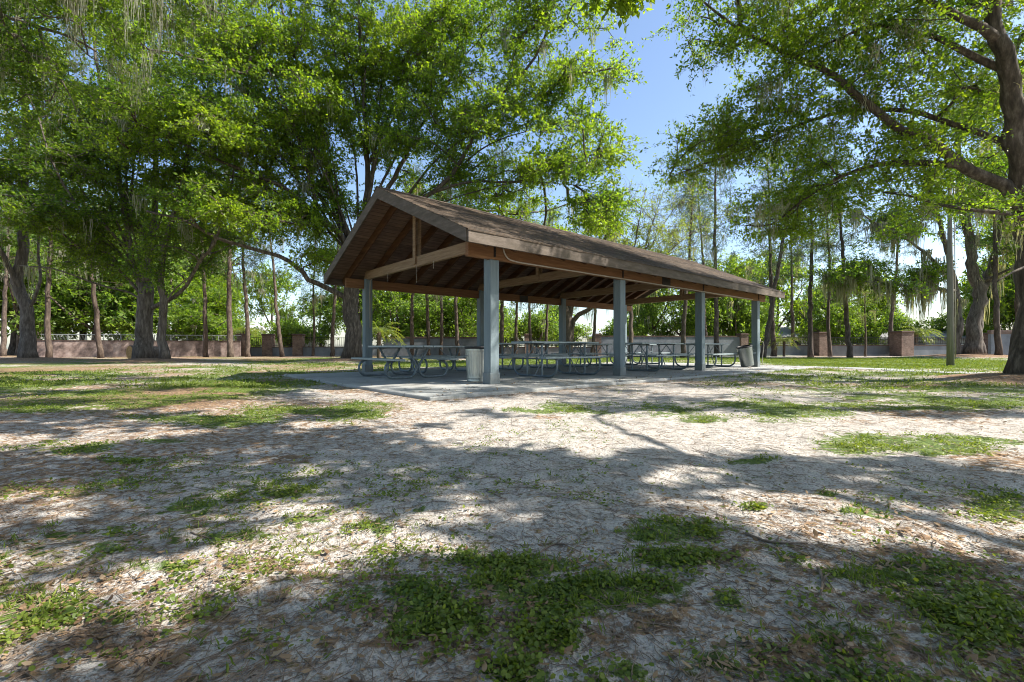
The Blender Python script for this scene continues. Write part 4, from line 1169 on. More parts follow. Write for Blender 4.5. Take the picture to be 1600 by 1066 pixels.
def fan(rng, root_pts, targets, r0, r1, n, sig):
    """limbs radiating from points of the trunk to far targets, with leaf clusters along them"""
    mains = []; cl = []
    for i, (px, py, Z) in enumerate(targets):
        a = np.array(root_pts[i % len(root_pts)]); e = PT(px, py, Z); d = e - a; L = np.linalg.norm(d)
        m1 = a + d * .33 + np.array([0, 0, .10 * L]) + rng.normal(size=3) * L * .03; m2 = a + d * .68 + np.array([0, 0, .09 * L]) + rng.normal(size=3) * L * .035
        p = [a, m1, m2, e]; mains.append((p, r0 * (.7 + .5 * rng.random()), r1)); cl.append(along(rng, p, n, sig, .35, .1))
    return mains, np.concatenate(cl)
def t5():
    rng = np.random.default_rng(505)
    b = g3(*T5B)
    Z = 26
    T = [b, PT(549, 500, Z), PT(552, 440, Z), PT(560, 400, Z)]
    l1 = limb((545, 478, Z), (539, 466, Z), (508, 448, 25.5), (482, 436, 25), (463, 415, 24.6), (436, 401, 24.2), (393, 388, 23.8), (340, 372, 23.4), (290, 345, 23), (230, 330, 22.6))
    l2 = limb((553, 420, Z), (535, 370, 25.7), (500, 343, 25.3), (453, 299, 24.6), (394, 272, 24), (355, 256, 23.5), (276, 221, 22.8), (189, 181, 22))
    l3 = limb((560, 400, Z), (572, 311, Z), (574, 256, Z), (570, 165, 25.8), (566, 118, 25.5), (562, 70, 25.2), (560, -80, 25))
    l4 = limb((560, 402, Z), (620, 340, 25), (673, 302, 24.6), (704, 276, 24.4), (736, 221, 24.2), (748, 181, 24), (815, 118, 23.7), (850, 60, 23.4), (870, -20, 23))
    l5 = limb((566, 350, Z), (610, 290, Z), (649, 213, 26.5), (681, 158, 27), (720, 90, 27.3), (740, 0, 27.6))
    l6 = limb((673, 302, 24.6), (736, 284, 24.2), (807, 284, 24), (854, 268, 23.7), (901, 248, 23.4), (960, 236, 23))
    l7 = limb((552, 400, Z), (520, 300, 26.4), (498, 200, 26.8), (468, 110, 27.2), (440, 10, 27.6), (420, -80, 28))
    l8 = limb((500, 343, 25.3), (470, 230, 24.5), (430, 130, 23.8), (380, 50, 23.2), (330, -20, 22.6))
    l9 = limb((590, 370, Z), (660, 350, 28), (760, 330, 29), (850, 330, 30), (930, 300, 30.5))
    mains = [(T, .46, .38), (l1, .17, .05), (l2, .17, .04), (l3, .20, .05), (l4, .18, .04), (l5, .15, .04), (l6, .09, .025), (l7, .17, .04), (l8, .11, .03), (l9, .11, .03)]
    L = [(850, 90, 24, 3.2, 3, 2.6, 60), (905, 150, 23.5, 1.9, 2.5, 1.8, 34), (880, 250, 23.5, 2.8, 3, 1.6, 46), (945, 235, 23, 1.3, 1.8, 1.1, 20), (905, 330, 24, 2.2, 2.5, 1.2, 30), (840, 380, 27, 2.4, 2.4, .9, 20), (760, 310, 26, 2.5, 3, 1.3, 28),
         (760, 170, 24.5, 3.2, 3, 2.6, 60), (720, 40, 25, 4, 3.5, 2.8, 70), (620, 120, 25, 3.0, 3.5, 3.2, 46), (600, 20, 25, 4, 4, 2.6, 44), (640, 260, 25.5, 2.6, 3, 1.6, 26), (500, 60, 25, 4, 4, 3.4, 60), (500, 220, 25.5, 3, 3, 2.8, 44),
         (430, 130, 24, 3.2, 3.4, 2.8, 56), (390, 230, 24, 3.2, 3, 2, 50), (330, 120, 23, 3, 3.4, 3, 50), (300, 220, 23, 3, 3, 1.8, 44), (420, 340, 24.5, 3.2, 3, 1.3, 46), (340, 330, 23.5, 2.6, 2.6, 1.2, 30), (500, 320, 25.5, 2, 2.4, 1.6, 20),
         (480, 405, 25, 1.8, 2, .7, 14), (650, -80, 25, 8, 5, 2.5, 90), (870, -20, 24, 3, 3, 2, 36), (400, -20, 24, 4, 4, 2.5, 44), (240, 170, 22.5, 2.5, 2.5, 2, 26)]
    L = [q[:6] + (int(q[6] * 1.12),) for q in L]
    fm, fc = fan(rng, [PT(560, 402, Z), PT(572, 330, Z), PT(548, 400, 25.8), PT(574, 260, Z), PT(535, 370, 25.7), PT(600, 365, 25.4)],
        [(300, 40, 23), (650, 20, 26.5), (360, 130, 24), (520, -10, 25), (330, 270, 23.5), (830, 150, 24), (420, 20, 24), (610, 50, 25), (400, 200, 25), (680, 70, 25.5), (430, 330, 24), (880, 190, 23.5),
         (480, 10, 26), (770, 40, 25), (260, 110, 22.5), (560, 30, 24), (370, 60, 24.6), (780, 240, 24.8), (460, 150, 25.4), (720, 120, 25), (300, 190, 23), (640, 190, 24.4), (500, 110, 24.6), (910, 290, 24)], .085, .014, 21, .6)
    mains += fm
    cl = np.concatenate([lobes(rng, L), fc])
    return tree('oak_tree', 'huge spreading oak behind the pavilion, its crown arching over the roof', 55, b, mains, cl, tw=9, tl=1.0, lv=17, ls=.15, lw=.5, flat=.35, bark='bark_dark', leafm='oak_leaf',
         nmoss=200, mlen=1.5, mossn=16, mossw=.018, twr=.010, r_tip=.019, twigs_bare=150, group='oaks around the pavilion', moss_where=lambda a: a[:, 2] > 4.5)
T5R = t5()
for (x_, y_, r_, lab_) in ((-7, -13, 1.2, 'unseen oak copy added far behind the viewer on the left to block sky light'), (17, -19, 4.0, 'unseen oak copy added far behind the viewer on the right to block sky light')):
    dup(T5R, (x_, y_, gz(x_, y_)), r_, .85, lab_)  # unseen copies of the big oak, added to cut sky fill and deepen shade

def t3():
    rng = np.random.default_rng(303)
    b = g3(*T3B); Z = 26.5
    T = [b, PT(225, 520, Z), PT(228, 470, Z), PT(226, 440, Z)]
    s1 = limb((228, 468, Z), (212, 420, Z), (202, 385, 26), (190, 300, 25.5), (170, 200, 25), (150, 90, 24.5), (140, -20, 24))
    s2 = limb((226, 445, Z), (236, 380, Z), (245, 300, 26.5), (240, 200, 26.5), (225, 90, 26.5), (220, -60, 26.5))
    r1 = limb((232, 484, Z), (262, 470, 26), (290, 447, 25.6), (317, 400, 25), (335, 380, 24.8), (360, 300, 24.3), (370, 220, 24))
    a1 = limb((222, 462, Z), (209, 447, 26.4), (182, 417, 26), (148, 404, 25.6), (115, 380, 25.2), (70, 340, 24.8), (20, 300, 24.5))
    a2 = limb((222, 470, Z), (202, 457, 26.3), (162, 447, 25.6), (125, 434, 25), (84, 420, 24.4), (30, 415, 24))
    a3 = limb((205, 395, 26.2), (160, 350, 25), (120, 320, 24), (80, 250, 23), (60, 180, 22.5))
    mains = [(T, .44, .36), (s1, .20, .04), (s2, .20, .04), (r1, .13, .03), (a1, .10, .025), (a2, .07, .025), (a3, .10, .03)]
    L = [(120, 330, 25, 3, 3, 1.5, 40), (60, 350, 24.5, 2.6, 2.6, 1.2, 30), (200, 340, 26, 3, 3, 1.6, 40), (280, 350, 25.5, 2.8, 3, 1.6, 40), (240, 400, 26, 2.4, 2.4, 1, 26), (330, 400, 25, 2, 2.2, .9, 18), (300, 270, 25.5, 3, 3, 2, 40),
         (180, 240, 25.5, 3.4, 3.2, 2.2, 54), (90, 240, 24, 3, 3, 2, 46), (60, 130, 23.5, 3, 3, 2.4, 40), (150, 120, 24.5, 3.4, 3.4, 2.6, 54), (240, 120, 26, 3.4, 3.4, 3, 54), (220, 10, 26, 4.5, 4, 2.8, 60), (100, 20, 24, 4, 4, 2.6, 50), (140, 400, 25.5, 2.2, 2.2, .7, 16),
         (180, -90, 25, 6, 5, 2.4, 50)]
    fm, fc = fan(rng, [PT(212, 420, Z), PT(236, 380, Z), PT(226, 442, Z), PT(202, 385, 26), PT(245, 300, 26.4)],
        [(100, 130, 24.5), (300, 250, 25.5), (60, 300, 24.5), (180, 60, 25), (320, 150, 25.5), (30, 200, 24), (130, 250, 24.5), (90, 380, 25), (260, 40, 26), (340, 330, 25), (20, 330, 24), (150, 160, 24.6), (220, 180, 25.2), (60, 60, 24)], .075, .014, 20, .6)
    mains += fm
    L = [q[:6] + (max(8, int(q[6] * .62)),) for q in L]
    cl = np.concatenate([lobes(rng, L), fc])
    tree('oak_tree', 'thick forked oak at left with the cut log at its foot', 33, b, mains, cl, tw=9, tl=1.0, lv=17, ls=.15, lw=.5, flat=.35, bark='bark', leafm='oak_leaf_dark',
         nmoss=120, mlen=1.5, mossn=12, mossw=.016, twr=.010, r_tip=.019, twigs_bare=60, group='oaks around the pavilion', moss_where=lambda a: a[:, 2] > 4.0)
    # slimmer companion trunk
    b = g3(*T4B); Z = 25.4
    T = [b, PT(252, 530, Z), PT(256, 480, Z), PT(252, 435, Z), PT(258, 380, Z), PT(280, 300, 25), PT(300, 200, 24.5), PT(300, 90, 24)]
    k = limb((256, 500, Z), (262, 470, 25), (276, 450, 24.6), (300, 430, 24))
    cl = lobes(rng, [(290, 300, 24.5, 2.4, 2.4, 1.6, 26), (320, 180, 24, 2.6, 2.6, 2, 30), (280, 90, 24, 3, 3, 2.2, 30), (250, 370, 24.5, 1.6, 1.6, .9, 12)])
    tree('oak_tree', 'slimmer oak trunk standing just in front and right of the thick forked oak', 44, b, [(T, .22, .05), (k, .06, .025)], cl, tw=8, tl=1.0, lv=14, ls=.16, bark='bark', leafm='oak_leaf_dark',
         nmoss=30, mlen=1.3, mossn=12, mossw=.016, twr=.009, r_tip=.014, group='oaks around the pavilion')
t3()

def t1():
    rng = np.random.default_rng(101)
    b = g3(*T1B); Z = 27
    T = [b, PT(42, 500, Z), PT(38, 470, Z), PT(30, 440, Z), PT(35, 380, Z), PT(38, 300, Z), PT(40, 180, 26.5), PT(30, 60, 26), PT(30, -60, 26)]
    a = limb((33, 455, Z), (15, 420, 26.5), (0, 390, 26), (-30, 340, 25.5), (-80, 240, 25))
    c = limb((45, 480, Z), (52, 470, 27), (62, 440, 27), (60, 380, 27.5), (75, 280, 28))
    cl = lobes(rng, [(20, 300, 26, 3, 3, 1.8, 34), (-30, 200, 25, 4, 3.5, 3, 50), (60, 180, 26, 3, 3, 2.4, 36), (0, 60, 25, 4.5, 4, 3, 56), (-60, 330, 25, 3, 3, 1.6, 30), (90, 60, 25, 3, 3, 2.4, 30)])
    tree('oak_tree', 'stout mossy oak trunk at the far left edge, forking above head height', 11, b, [(T, .35, .06), (a, .15, .04), (c, .10, .03)], cl, tw=9, tl=1.1, lv=14, ls=.165, bark='bark', leafm='oak_leaf_dark',
         nmoss=90, mlen=1.6, mossn=14, mossw=.016, twr=.010, r_tip=.019, group='oaks around the pavilion', moss_where=lambda a: a[:, 2] > 4.0)
t1()

def t0():
    """near oak outside the left edge; its boughs hang into the top left"""
    rng = np.random.default_rng(100)
    b = g3(-18.5, 12.0)
    T = [b, b + [.3, 0, 2.5], b + [.8, .2, 5], b + [1.3, .3, 8], b + [1.4, .5, 11]]
    a = [b + [.8, .2, 5.4]] + limb((-60, 5, 13), (0, 22, 13), (50, 40, 13), (110, 58, 13.2), (150, 80, 13.4))
    c = [b + [1.2, .3, 7]] + limb((-90, -60, 12.5), (40, -60, 12.6), (150, -40, 12.8), (260, -25, 13), (340, 20, 13.2))
    d = limb((110, 58, 13.2), (150, 95, 13.1), (182, 90, 13.1))
    e = limb((60, 42, 13), (75, 90, 13.0), (105, 140, 13.0), (120, 175, 13.1))
    cl = np.concatenate([along(rng, a, 30, .7, .3), along(rng, c, 60, .8, .3), lobes(rng, [(20, 90, 13, 1.2, 1.3, .7, 20), (90, 10, 13, 2, 1.8, .7, 34), (200, 10, 13, 1.6, 1.6, .7, 24), (-60, 60, 13, 2.5, 2.5, 2, 60), (-100, -100, 12, 4, 4, 2, 80), (10, 170, 13.5, .9, 1, .8, 12), (330, 15, 13.3, .9, 1, .5, 10)]), SHP[(SHP[:, 1] > 5.0) & (SHP[:, 0] <= -4)], wlobes(rng, [(-11, 5, 11, 4.5, 4, 1.4, 110), (-15, 6, 8, 3.5, 4, 1.6, 70)])])  # last two lobes unseen, added to shade the left ground and block sky
    tree('oak_tree', 'near oak outside the left edge whose mossy boughs hang into the top left corner', 10, b, [(T, .42, .15), (a, .15, .03), (c, .15, .03), (d, .03, .008), (e, .035, .012)], cl, tw=8, tl=.65, lv=14, ls=.10, bark='bark', leafm='oak_leaf_dark',
         nmoss=110, mlen=1.7, mossn=26, mossw=.007, twr=.005, r_tip=.008, twigs_bare=120, group='oaks around the pavilion', moss_where=lambda q: (q[:, 2] > 5) & (q[:, 2] < 11), step=.3)
t0()

def toff():
    """oak behind the viewer at right, shading the foreground"""
    rng = np.random.default_rng(900)
    b = g3(9.5, -4.2)
    T = [b, b + [0, 0, 3], b + [-.2, .3, 5.5], b + [-.3, .5, 9]]
    a = [b + [-.1, .1, 4.5], b + [-1.6, 1.0, 7], b + [-2.6, 1.8, 9]]
    c = [b + [-.1, .1, 4.0], b + [1.6, 1.5, 6.5], b + [2.5, 2.5, 9]]
    e = [b + [-.1, .1, 3.6], b + [-1.2, 3.0, 5.4], b + [-1.8, 5.5, 6.2], b + [-2.2, 7.5, 6.8]]
    cl = wlobes(rng, [(9, -3.2, 9.5, 3.8, 2.6, 2.4, 130), (6.2, -1.9, 7.8, 2.4, 1.5, 1.2, 50), (11.5, -1.4, 8.4, 2.5, 1.5, 1.2, 40), (9, -5.5, 8.6, 4, 2.5, 2, 70), (5.8, -.9, 5.4, 1.2, .8, .5, 14)])
    cl = np.concatenate([wlobes(rng, [(10, -4.5, 8.6, 4, 2.5, 2, 160)]), SHP[(SHP[:, 1] <= 5.0) & (SHP[:, 0] > 4.6)]])  # crown shaped by clusters set where their shade should fall
    tree('oak_tree', 'oak behind the viewer at right that throws the foreground shade', 9, b, [(T, .4, .12), (a, .17, .05), (c, .17, .05), (e, .12, .04)], cl, tw=7, tl=.36, lv=17, ls=.12, bark='bark_dark', leafm='oak_leaf',
         twr=.006, r_tip=.01, group='oaks around the pavilion')
toff()
def toff2():
    rng = np.random.default_rng(901)
    b = g3(1.5, -5.5)
    T = [b, b + [0, 0, 2.6], b + [-.2, .5, 5], b + [-.3, 1.0, 8]]
    a = [b + [-.1, .3, 4.4], b + [.6, 3.0, 6.6], b + [1.2, 6.0, 7.4], b + [1.8, 8.5, 7.8]]
    c = [b + [-.1, .2, 3.8], b + [-2.2, 2.8, 6.4], b + [-3.8, 6.0, 7.4], b + [-5, 9, 8]]
    cl = np.concatenate([wlobes(rng, [(1.5, -5, 9.2, 5, 3.5, 1.6, 200), (-5, -1.0, 9.8, 4, 3.5, 1.2, 130)]), SHP[(SHP[:, 1] <= 5.0) & (SHP[:, 0] <= 4.6)], SHP[(SHP[:, 1] > 5.0) & (SHP[:, 0] <= 1.5) & (SHP[:, 0] > -4)],  # wide unseen lobes added overhead to block sky light; other clusters set for shade
        lobes(rng, [(955, -6, 7.2, .35, .5, .25, 5), (1000, -30, 7.2, .5, .5, .2, 6)])])
    tree('oak_tree', 'oak standing behind the viewer, its leafy twigs just dipping into the top middle', 8, b, [(T, .4, .12), (a, .15, .03), (c, .15, .03)], cl, tw=7, tl=.34, lv=17, ls=.115, bark='bark_dark', leafm='oak_leaf',
         twr=.005, r_tip=.008, group='oaks around the pavilion', nmoss=0)
toff2()

def t8():
    rng = np.random.default_rng(808)
    b = g3(*T8B); Z = 34.5
    s1 = [b, PT(1524, 500, Z), PT(1530, 460, Z), PT(1520, 420, Z), PT(1512, 360, Z), PT(1500, 290, Z), PT(1495, 200, Z)]
    s2 = [b + [.5, 0, 0], PT(1528, 480, Z), PT(1545, 430, Z), PT(1560, 370, 34), PT(1570, 300, 33.6), PT(1560, 220, 33.4)]
    s3 = [b + [-1.0, .3, 0], PT(1497, 500, Z), PT(1490, 440, Z), PT(1478, 380, 34), PT(1460, 320, 33.6), PT(1440, 250, 33.4)]
    a = limb((1495, 455, Z), (1450, 450, 34), (1400, 445, 33.4), (1350, 440, 33), (1320, 430, 32.6))
    a2 = limb((1488, 440, Z), (1450, 400, 34), (1410, 370, 33.4), (1370, 350, 33), (1340, 330, 33))
    a3 = limb((1535, 440, Z), (1580, 420, 33), (1620, 400, 32))
    cl = lobes(rng, [(1380, 430, 33, 2.8, 2, .9, 36), (1440, 430, 33.5, 2, 2, .8, 20), (1330, 425, 33, 1.6, 1.6, .7, 14), (1400, 350, 33.4, 2.8, 2.4, 1.2, 26), (1480, 300, 33.6, 4, 3, 2.5, 46), (1560, 280, 33.5, 3, 3, 2.5, 36), (1450, 200, 33.5, 4, 3.5, 2.5, 40), (1600, 380, 32.5, 2.5, 2.5, 1.5, 22), (1540, 150, 33.5, 4.5, 4, 3, 40)])
    tree('oak_tree', 'cluster of moss-draped oak trunks behind the light pole at right', 88, b, [(s1, .50, .13), (s2, .34, .10), (s3, .30, .08), (a, .17, .04), (a2, .15, .04), (a3, .12, .04)], cl, tw=8, tl=1.2, lv=13, ls=.2, bark='bark', leafm='oak_leaf_dark',
         nmoss=430, mlen=2.1, mossn=20, mossw=.026, twr=.01, r_tip=.017, group='oaks around the pavilion', moss_where=lambda q: (q[:, 2] > 3.6) & (q[:, 2] < 13))
t8()

def t9():
    rng = np.random.default_rng(909)
    b = g3(*T9B); Z = 34
    s1 = [b, PT(886, 520, Z), PT(887, 495, Z), PT(880, 470, Z), PT(870, 430, Z), PT(865, 370, Z)]
    s2 = [b + [.25, 0, 0], PT(893, 515, Z), PT(905, 492, 33.8), PT(930, 478, 33.4), (PT(960, 468, 33)), PT(990, 455, 32.6), PT(1020, 430, 32.4)]
    s3 = limb((888, 500, Z), (897, 470, 34), (920, 440, 34.4), (940, 400, 35))
    cl = lobes(rng, [(870, 420, Z, 4, 3, 1.6, 46), (950, 420, 33.4, 3.5, 3, 1.4, 36), (1010, 440, 32.6, 2.2, 2.2, 1, 18), (900, 360, 34, 4, 3.5, 2, 40), (820, 440, Z, 2.4, 2.4, 1, 20)])
    tree('oak_tree', 'mossy oak with low curved limb seen under the pavilion roof', 99, b, [(s1, .42, .14), (s2, .26, .06), (s3, .2, .06)], cl, tw=8, tl=1.1, lv=13, ls=.19, bark='pine_bark', leafm='airy_leaf',
         nmoss=200, mlen=1.7, mossn=14, mossw=.02, twr=.01, r_tip=.016, group='oaks around the pavilion', moss_where=lambda q: (q[:, 2] > 3.0))
t9()

def t10():
    rng = np.random.default_rng(110)
    Z = 30; b = g3(gx(985, Z), Z)
    L = []
    for (x1, y1, x2, y2) in ((1000, 420, 1040, 290), (1010, 400, 1075, 300), (990, 400, 1010, 290), (1020, 420, 1120, 340), (1000, 430, 1090, 380)):
        L.append((limb((985, 470, Z), (x1, y1, Z), ((x1 + x2) / 2, (y1 + y2) / 2 - 8, Z + rng.normal()), (x2, y2, Z + rng.normal() * 1.5)), .07, .012))
    T = [b, PT(986, 510, Z), PT(985, 470, Z)]
    cl = np.concatenate([along(rng, p, 22, .6, .3) for p, _, _ in L] + [lobes(rng, [(1040, 370, Z, 2.6, 2.2, 1.4, 22)])])
    tree('willow_like_tree', 'airy pale green tree with fine upswept twigs above the far end of the roof', 12, b, [(T, .16, .12)] + L, cl, tw=7, tl=.9, lv=9, ls=.14, lw=.3, flat=.8, leafm='airy_leaf', bark='pine_bark',
         twr=.009, r_tip=.011, twigs_bare=120, droop=0)
t10()

# ------------------------------------------------------------------ pines / cypresses: a few meshes, many copies
def pine_proto(seed, H, lean, start, spread, leafm, nc, mossn_=0, r0=.2):
    rng = np.random.default_rng(seed)
    b = np.zeros(3)
    T = [b, [lean * .25 + .05, .05, H * .25], [lean * .5 - .05, -.05, H * .5], [lean * .8, .05, H * .8], [lean, 0, H]]
    u = rng.random(nc) ** .85
    z = H * (start + (1 - start) * u)
    rad = spread * (1 - .75 * u) * (.35 + .65 * rng.random(nc)); a = rng.random(nc) * 2 * PI
    C = np.stack([lean * z / H + np.cos(a) * rad, np.sin(a) * rad, z + rad * .12], 1)
    return tree('pine_tree', 'slim pine', seed, b, [(T, r0, .04)], C, tw=7, tl=.85, lv=13, ls=.19, lw=.17, flat=.35, bark='pine_bark', leafm=leafm, nmoss=mossn_, mlen=1.3, mossn=10, mossw=.02,
                group='slim pines along the boundary', twr=.008, r_tip=.012, needle=True, lump=.03, flare=.5, cat='pine tree', cost_up=.4)
PG = 'slim pines along the boundary'
protos = {'a': pine_proto(1, 17, .4, .42, 2.6, 'needle', 90, 20), 'b': pine_proto(2, 15, -.9, .35, 2.4, 'needle', 80, 26), 'c': pine_proto(3, 18, 1.2, .30, 3.0, 'needle', 110, 30), 'd': pine_proto(4, 11, .2, .28, 1.8, 'oak_leaf_dark', 60, 30, .13)}
used = set()
def put(kind, px, Z, rz, sc, label, tilt=0):
    X = gx(px, Z); loc = (X, Z, gz(X, Z) - .03)
    o = protos[kind]
    if kind not in used:
        used.add(kind); o.location = loc; o.rotation_euler = (0, tilt, rz); o.scale = (sc,) * 3; o['label'] = label
        return o
    o = dup(o, loc, rz, sc, label); o.rotation_euler = (0, tilt, rz); return o
for (k, px, Z, rz, sc, lab, tl) in [
    ('a', 322, 37.5, 1, .95, 'slim pine in front of the pinkish wall, left of the straighter pine', -.05), ('c', 360, 37, 2.2, 1.15, 'straight pale pine trunk at the bright right end of the pinkish wall', 0),
    ('b', 388, 39, .5, 1.0, 'pine trunk rising right beside the leftmost brick pillar', .02), ('a', 441, 39, 3, .9, 'pine leaning right between the second and third brick pillars', .09),
    ('d', 489, 41, 0, 1.0, 'thin dark pine right of the third brick pillar', 0), ('b', 518, 40, 4, .9, 'pine trunk just left of the huge oak behind the pavilion', 0),
    ('d', 157, 35, 1.5, 1.5, 'slim trunk leaning left before the middle of the pinkish wall', -.13), ('d', 76, 33, 2.5, 1.5, 'slender dark trunk beside the stout oak at the far left', -.03),
    ('a', 644, 40, 2, .95, 'leaning slim trunk framed by the first bay of the pavilion', -.06), ('b', 671, 41, 1, .95, 'trunk framed left of the middle in the first bay of the pavilion', 0), ('d', 689, 41, 5, 1.3, 'dark trunk framed in the middle of the first bay of the pavilion', .02),
    ('c', 716, 38, 4, .9, 'reddish trunk framed just left of the far row second post', 0), ('a', 783, 38, 5, 1.0, 'reddish pine trunk immediately right of the nearest post', 0), ('b', 806, 39, 2, .8, 'thin straight pine trunk left of the narrow dark pillar', 0),
    ('d', 831, 40, 3, 1.2, 'thin branched trunk rising behind the narrow dark pillar', .02), ('d', 853, 41, 1, 1.2, 'thin mossy trunk left of the far row third post', .04), ('c', 925, 37, 0, .75, 'slim trunk by the pale-roofed house', 0),
    ('b', 1066, 36, 3, 1.0, 'mossy trunk framed in the third bay of the pavilion before the tall wall', 0), ('a', 1119, 38, 4, 1.1, 'dark slim pine seen just right of the third near-row post', 0),
    ('c', 1192, 36, .2, 1.05, 'reddish pine leaning right from behind the tilted trash can', .13), ('b', 1208, 40, 3.5, 1.15, 'second leaning pine just right of the last pavilion post', .10),
    ('a', 1267, 37, 1.2, 1.05, 'dark pine left of the reddish pillar on the low wall', -.03), ('d', 1297, 38, 2, 1.25, 'thin dark pine right of the reddish pillar', 0), ('c', 1328, 36, 3, 1.0, 'thick-barked dark pine halfway between the two right pillars', 0),
    ('d', 1352, 39, 4, .7, 'short dark tree left of the wide brick pillar', 0), ('a', 1560, 33, 2.5, 1.0, 'straight pine right of the mossy oaks', .0), ('b', 1594, 33, .3, 1.0, 'pine at the far right beside the near oak trunk', 0),
    ('c', 1105, 46, 2, 1.05, 'tall bluish pine rising beyond the far end of the roof', 0), ('c', 5, 40, 2, 1.0, 'pale mossy trunk in the thicket at the extreme left', 0), ('b', 1390, 47, 2, 1.1, 'pine beyond the wall behind the wide pillar', 0), ('a', 1240, 48, 3, 1.0, 'pine beyond the low wall behind the grey-roofed house', 0)]:
    put(k, px, Z, rz, sc, lab, tl)

# ------------------------------------------------------------------ broadleaf trees beyond the wall
def wood_proto(seed, H, R_, leafm, n=150):
    rng = np.random.default_rng(seed)
    T = [[0, 0, 0], [.1, 0, H * .2], [-.1, .1, H * .4], [.1, 0, H * .62]]
    L1 = [[0, 0, H * .25], [R_ * .35, .2, H * .42], [R_ * .6, .4, H * .6]]; L2 = [[0, 0, H * .22], [-R_ * .35, -.3, H * .4], [-R_ * .6, -.4, H * .55]]
    lob = []
    for k in range(9):
        a = rng.random() * 2 * PI; q = R_ * .62 * rng.random() ** .5
        lob.append((math.cos(a) * q, math.sin(a) * q, H * (.3 + .55 * rng.random()), R_ * .42, R_ * .42, H * .15, n // 9))
    C = wlobes(rng, lob)
    return tree('leafy_tree', 'leafy tree', seed, (0, 0, 0), [(T, .22, .08), (L1, .12, .04), (L2, .12, .04)], C, tw=7, tl=1.1, lv=12, ls=.24, lw=.55, flat=.6, bark='bark_dark', leafm=leafm, nmoss=12, mlen=1.3, mossn=9, mossw=.03,
                group='leafy trees beyond the boundary wall', twr=.012, r_tip=.016, cat='tree')
wp = [wood_proto(21, 9, 4.2, 'wood_leaf'), wood_proto(22, 7.5, 4.6, 'oak_leaf_dark'), wood_proto(23, 11, 4.4, 'oak_leaf'), wood_proto(24, 4.2, 3.4, 'wood_leaf', 110)]
wu = set()
WG = 'leafy trees beyond the boundary wall'
rs = random.Random(7)
names = {0: 'leafy tree in the sunlit row beyond the boundary wall', 1: 'broad low leafy tree in the row beyond the boundary wall', 2: 'taller leafy tree rising above the row beyond the boundary wall', 3: 'low leafy bush mass just behind the boundary wall'}
def putw(k, px, Z, sc):
    X = gx(px, Z); loc = (X, Z, gz(X, Z) - .1); rz = rs.uniform(0, 6.28)
    if k not in wu:
        wu.add(k); o = wp[k]; o.location = loc; o.rotation_euler = (0, 0, rz); o.scale = (sc,) * 3
    else: o = dup(wp[k], loc, rz, (sc, sc, sc * rs.uniform(.75, 1.45)))
    o['label'] = names[k]; o['group'] = WG
for (k, px, Z, sc) in [(0, 30, 44, 1.0), (2, 100, 52, 1.0), (1, 150, 46, 1.0), (0, 215, 48, .95), (2, 275, 52, .85), (1, 300, 47, .85), (3, 350, 49, 1.0), (3, 395, 58, .9), (2, 425, 70, .9), (0, 500, 66, .95), (2, 545, 68, 1.0), (3, 455, 56, 1.0), (2, 20, 47, 1.15), (2, 130, 49, 1.2), (2, 195, 60, 1.35), (0, 260, 58, 1.25), (2, 330, 60, 1.1), (2, 655, 58, 1.2), (2, 720, 60, 1.25), (2, 590, 62, 1.15), (2, 1130, 62, 1.1), (2, 1215, 64, 1.1), (2, 1345, 64, 1.15), (2, 1600, 50, 1.2), (2, 1680, 54, 1.3), (0, 560, 54, .85),
                       (1, 620, 49, .95), (0, 665, 47, .8), (2, 700, 52, .8), (1, 735, 48, .85), (3, 790, 58, .95), (3, 840, 56, 1.1), (3, 885, 60, 1.0), (3, 975, 54, .9), (3, 1330, 56, .95), (0, 1020, 50, .75), (1, 1065, 49, .8), (1, 1110, 52, .8), (3, 1150, 50, 1.2), (1, 1190, 56, .8), 
                       (1, 1290, 54, .85), (1, 1370, 56, .9), (1, 1500, 60, 1.0), (2, 1560, 54, .8), (0, 1620, 50, 1.0), (0, -60, 46, 1.1), (2, -20, 58, 1.0), (1, 1700, 52, 1.1),
                       (2, 60, 70, 1.1), (2, 200, 72, 1.1), (0, 340, 76, 1.1), (2, 590, 74, 1.0), (0, 680, 78, 1.1), (0, 770, 80, .9), (0, 870, 78, .9), (0, 1000, 76, 1.0), (0, 1100, 78, 1.0), (0, 1180, 80, .9), (0, 1280, 80, 1.0), (0, 1390, 82, .9), (2, 1540, 76, 1.0), (2, 1650, 72, 1.1)]:
    putw(k, px, Z, sc * (1.35 if px < 340 and k != 3 else (1.12 if k != 3 else 1)))

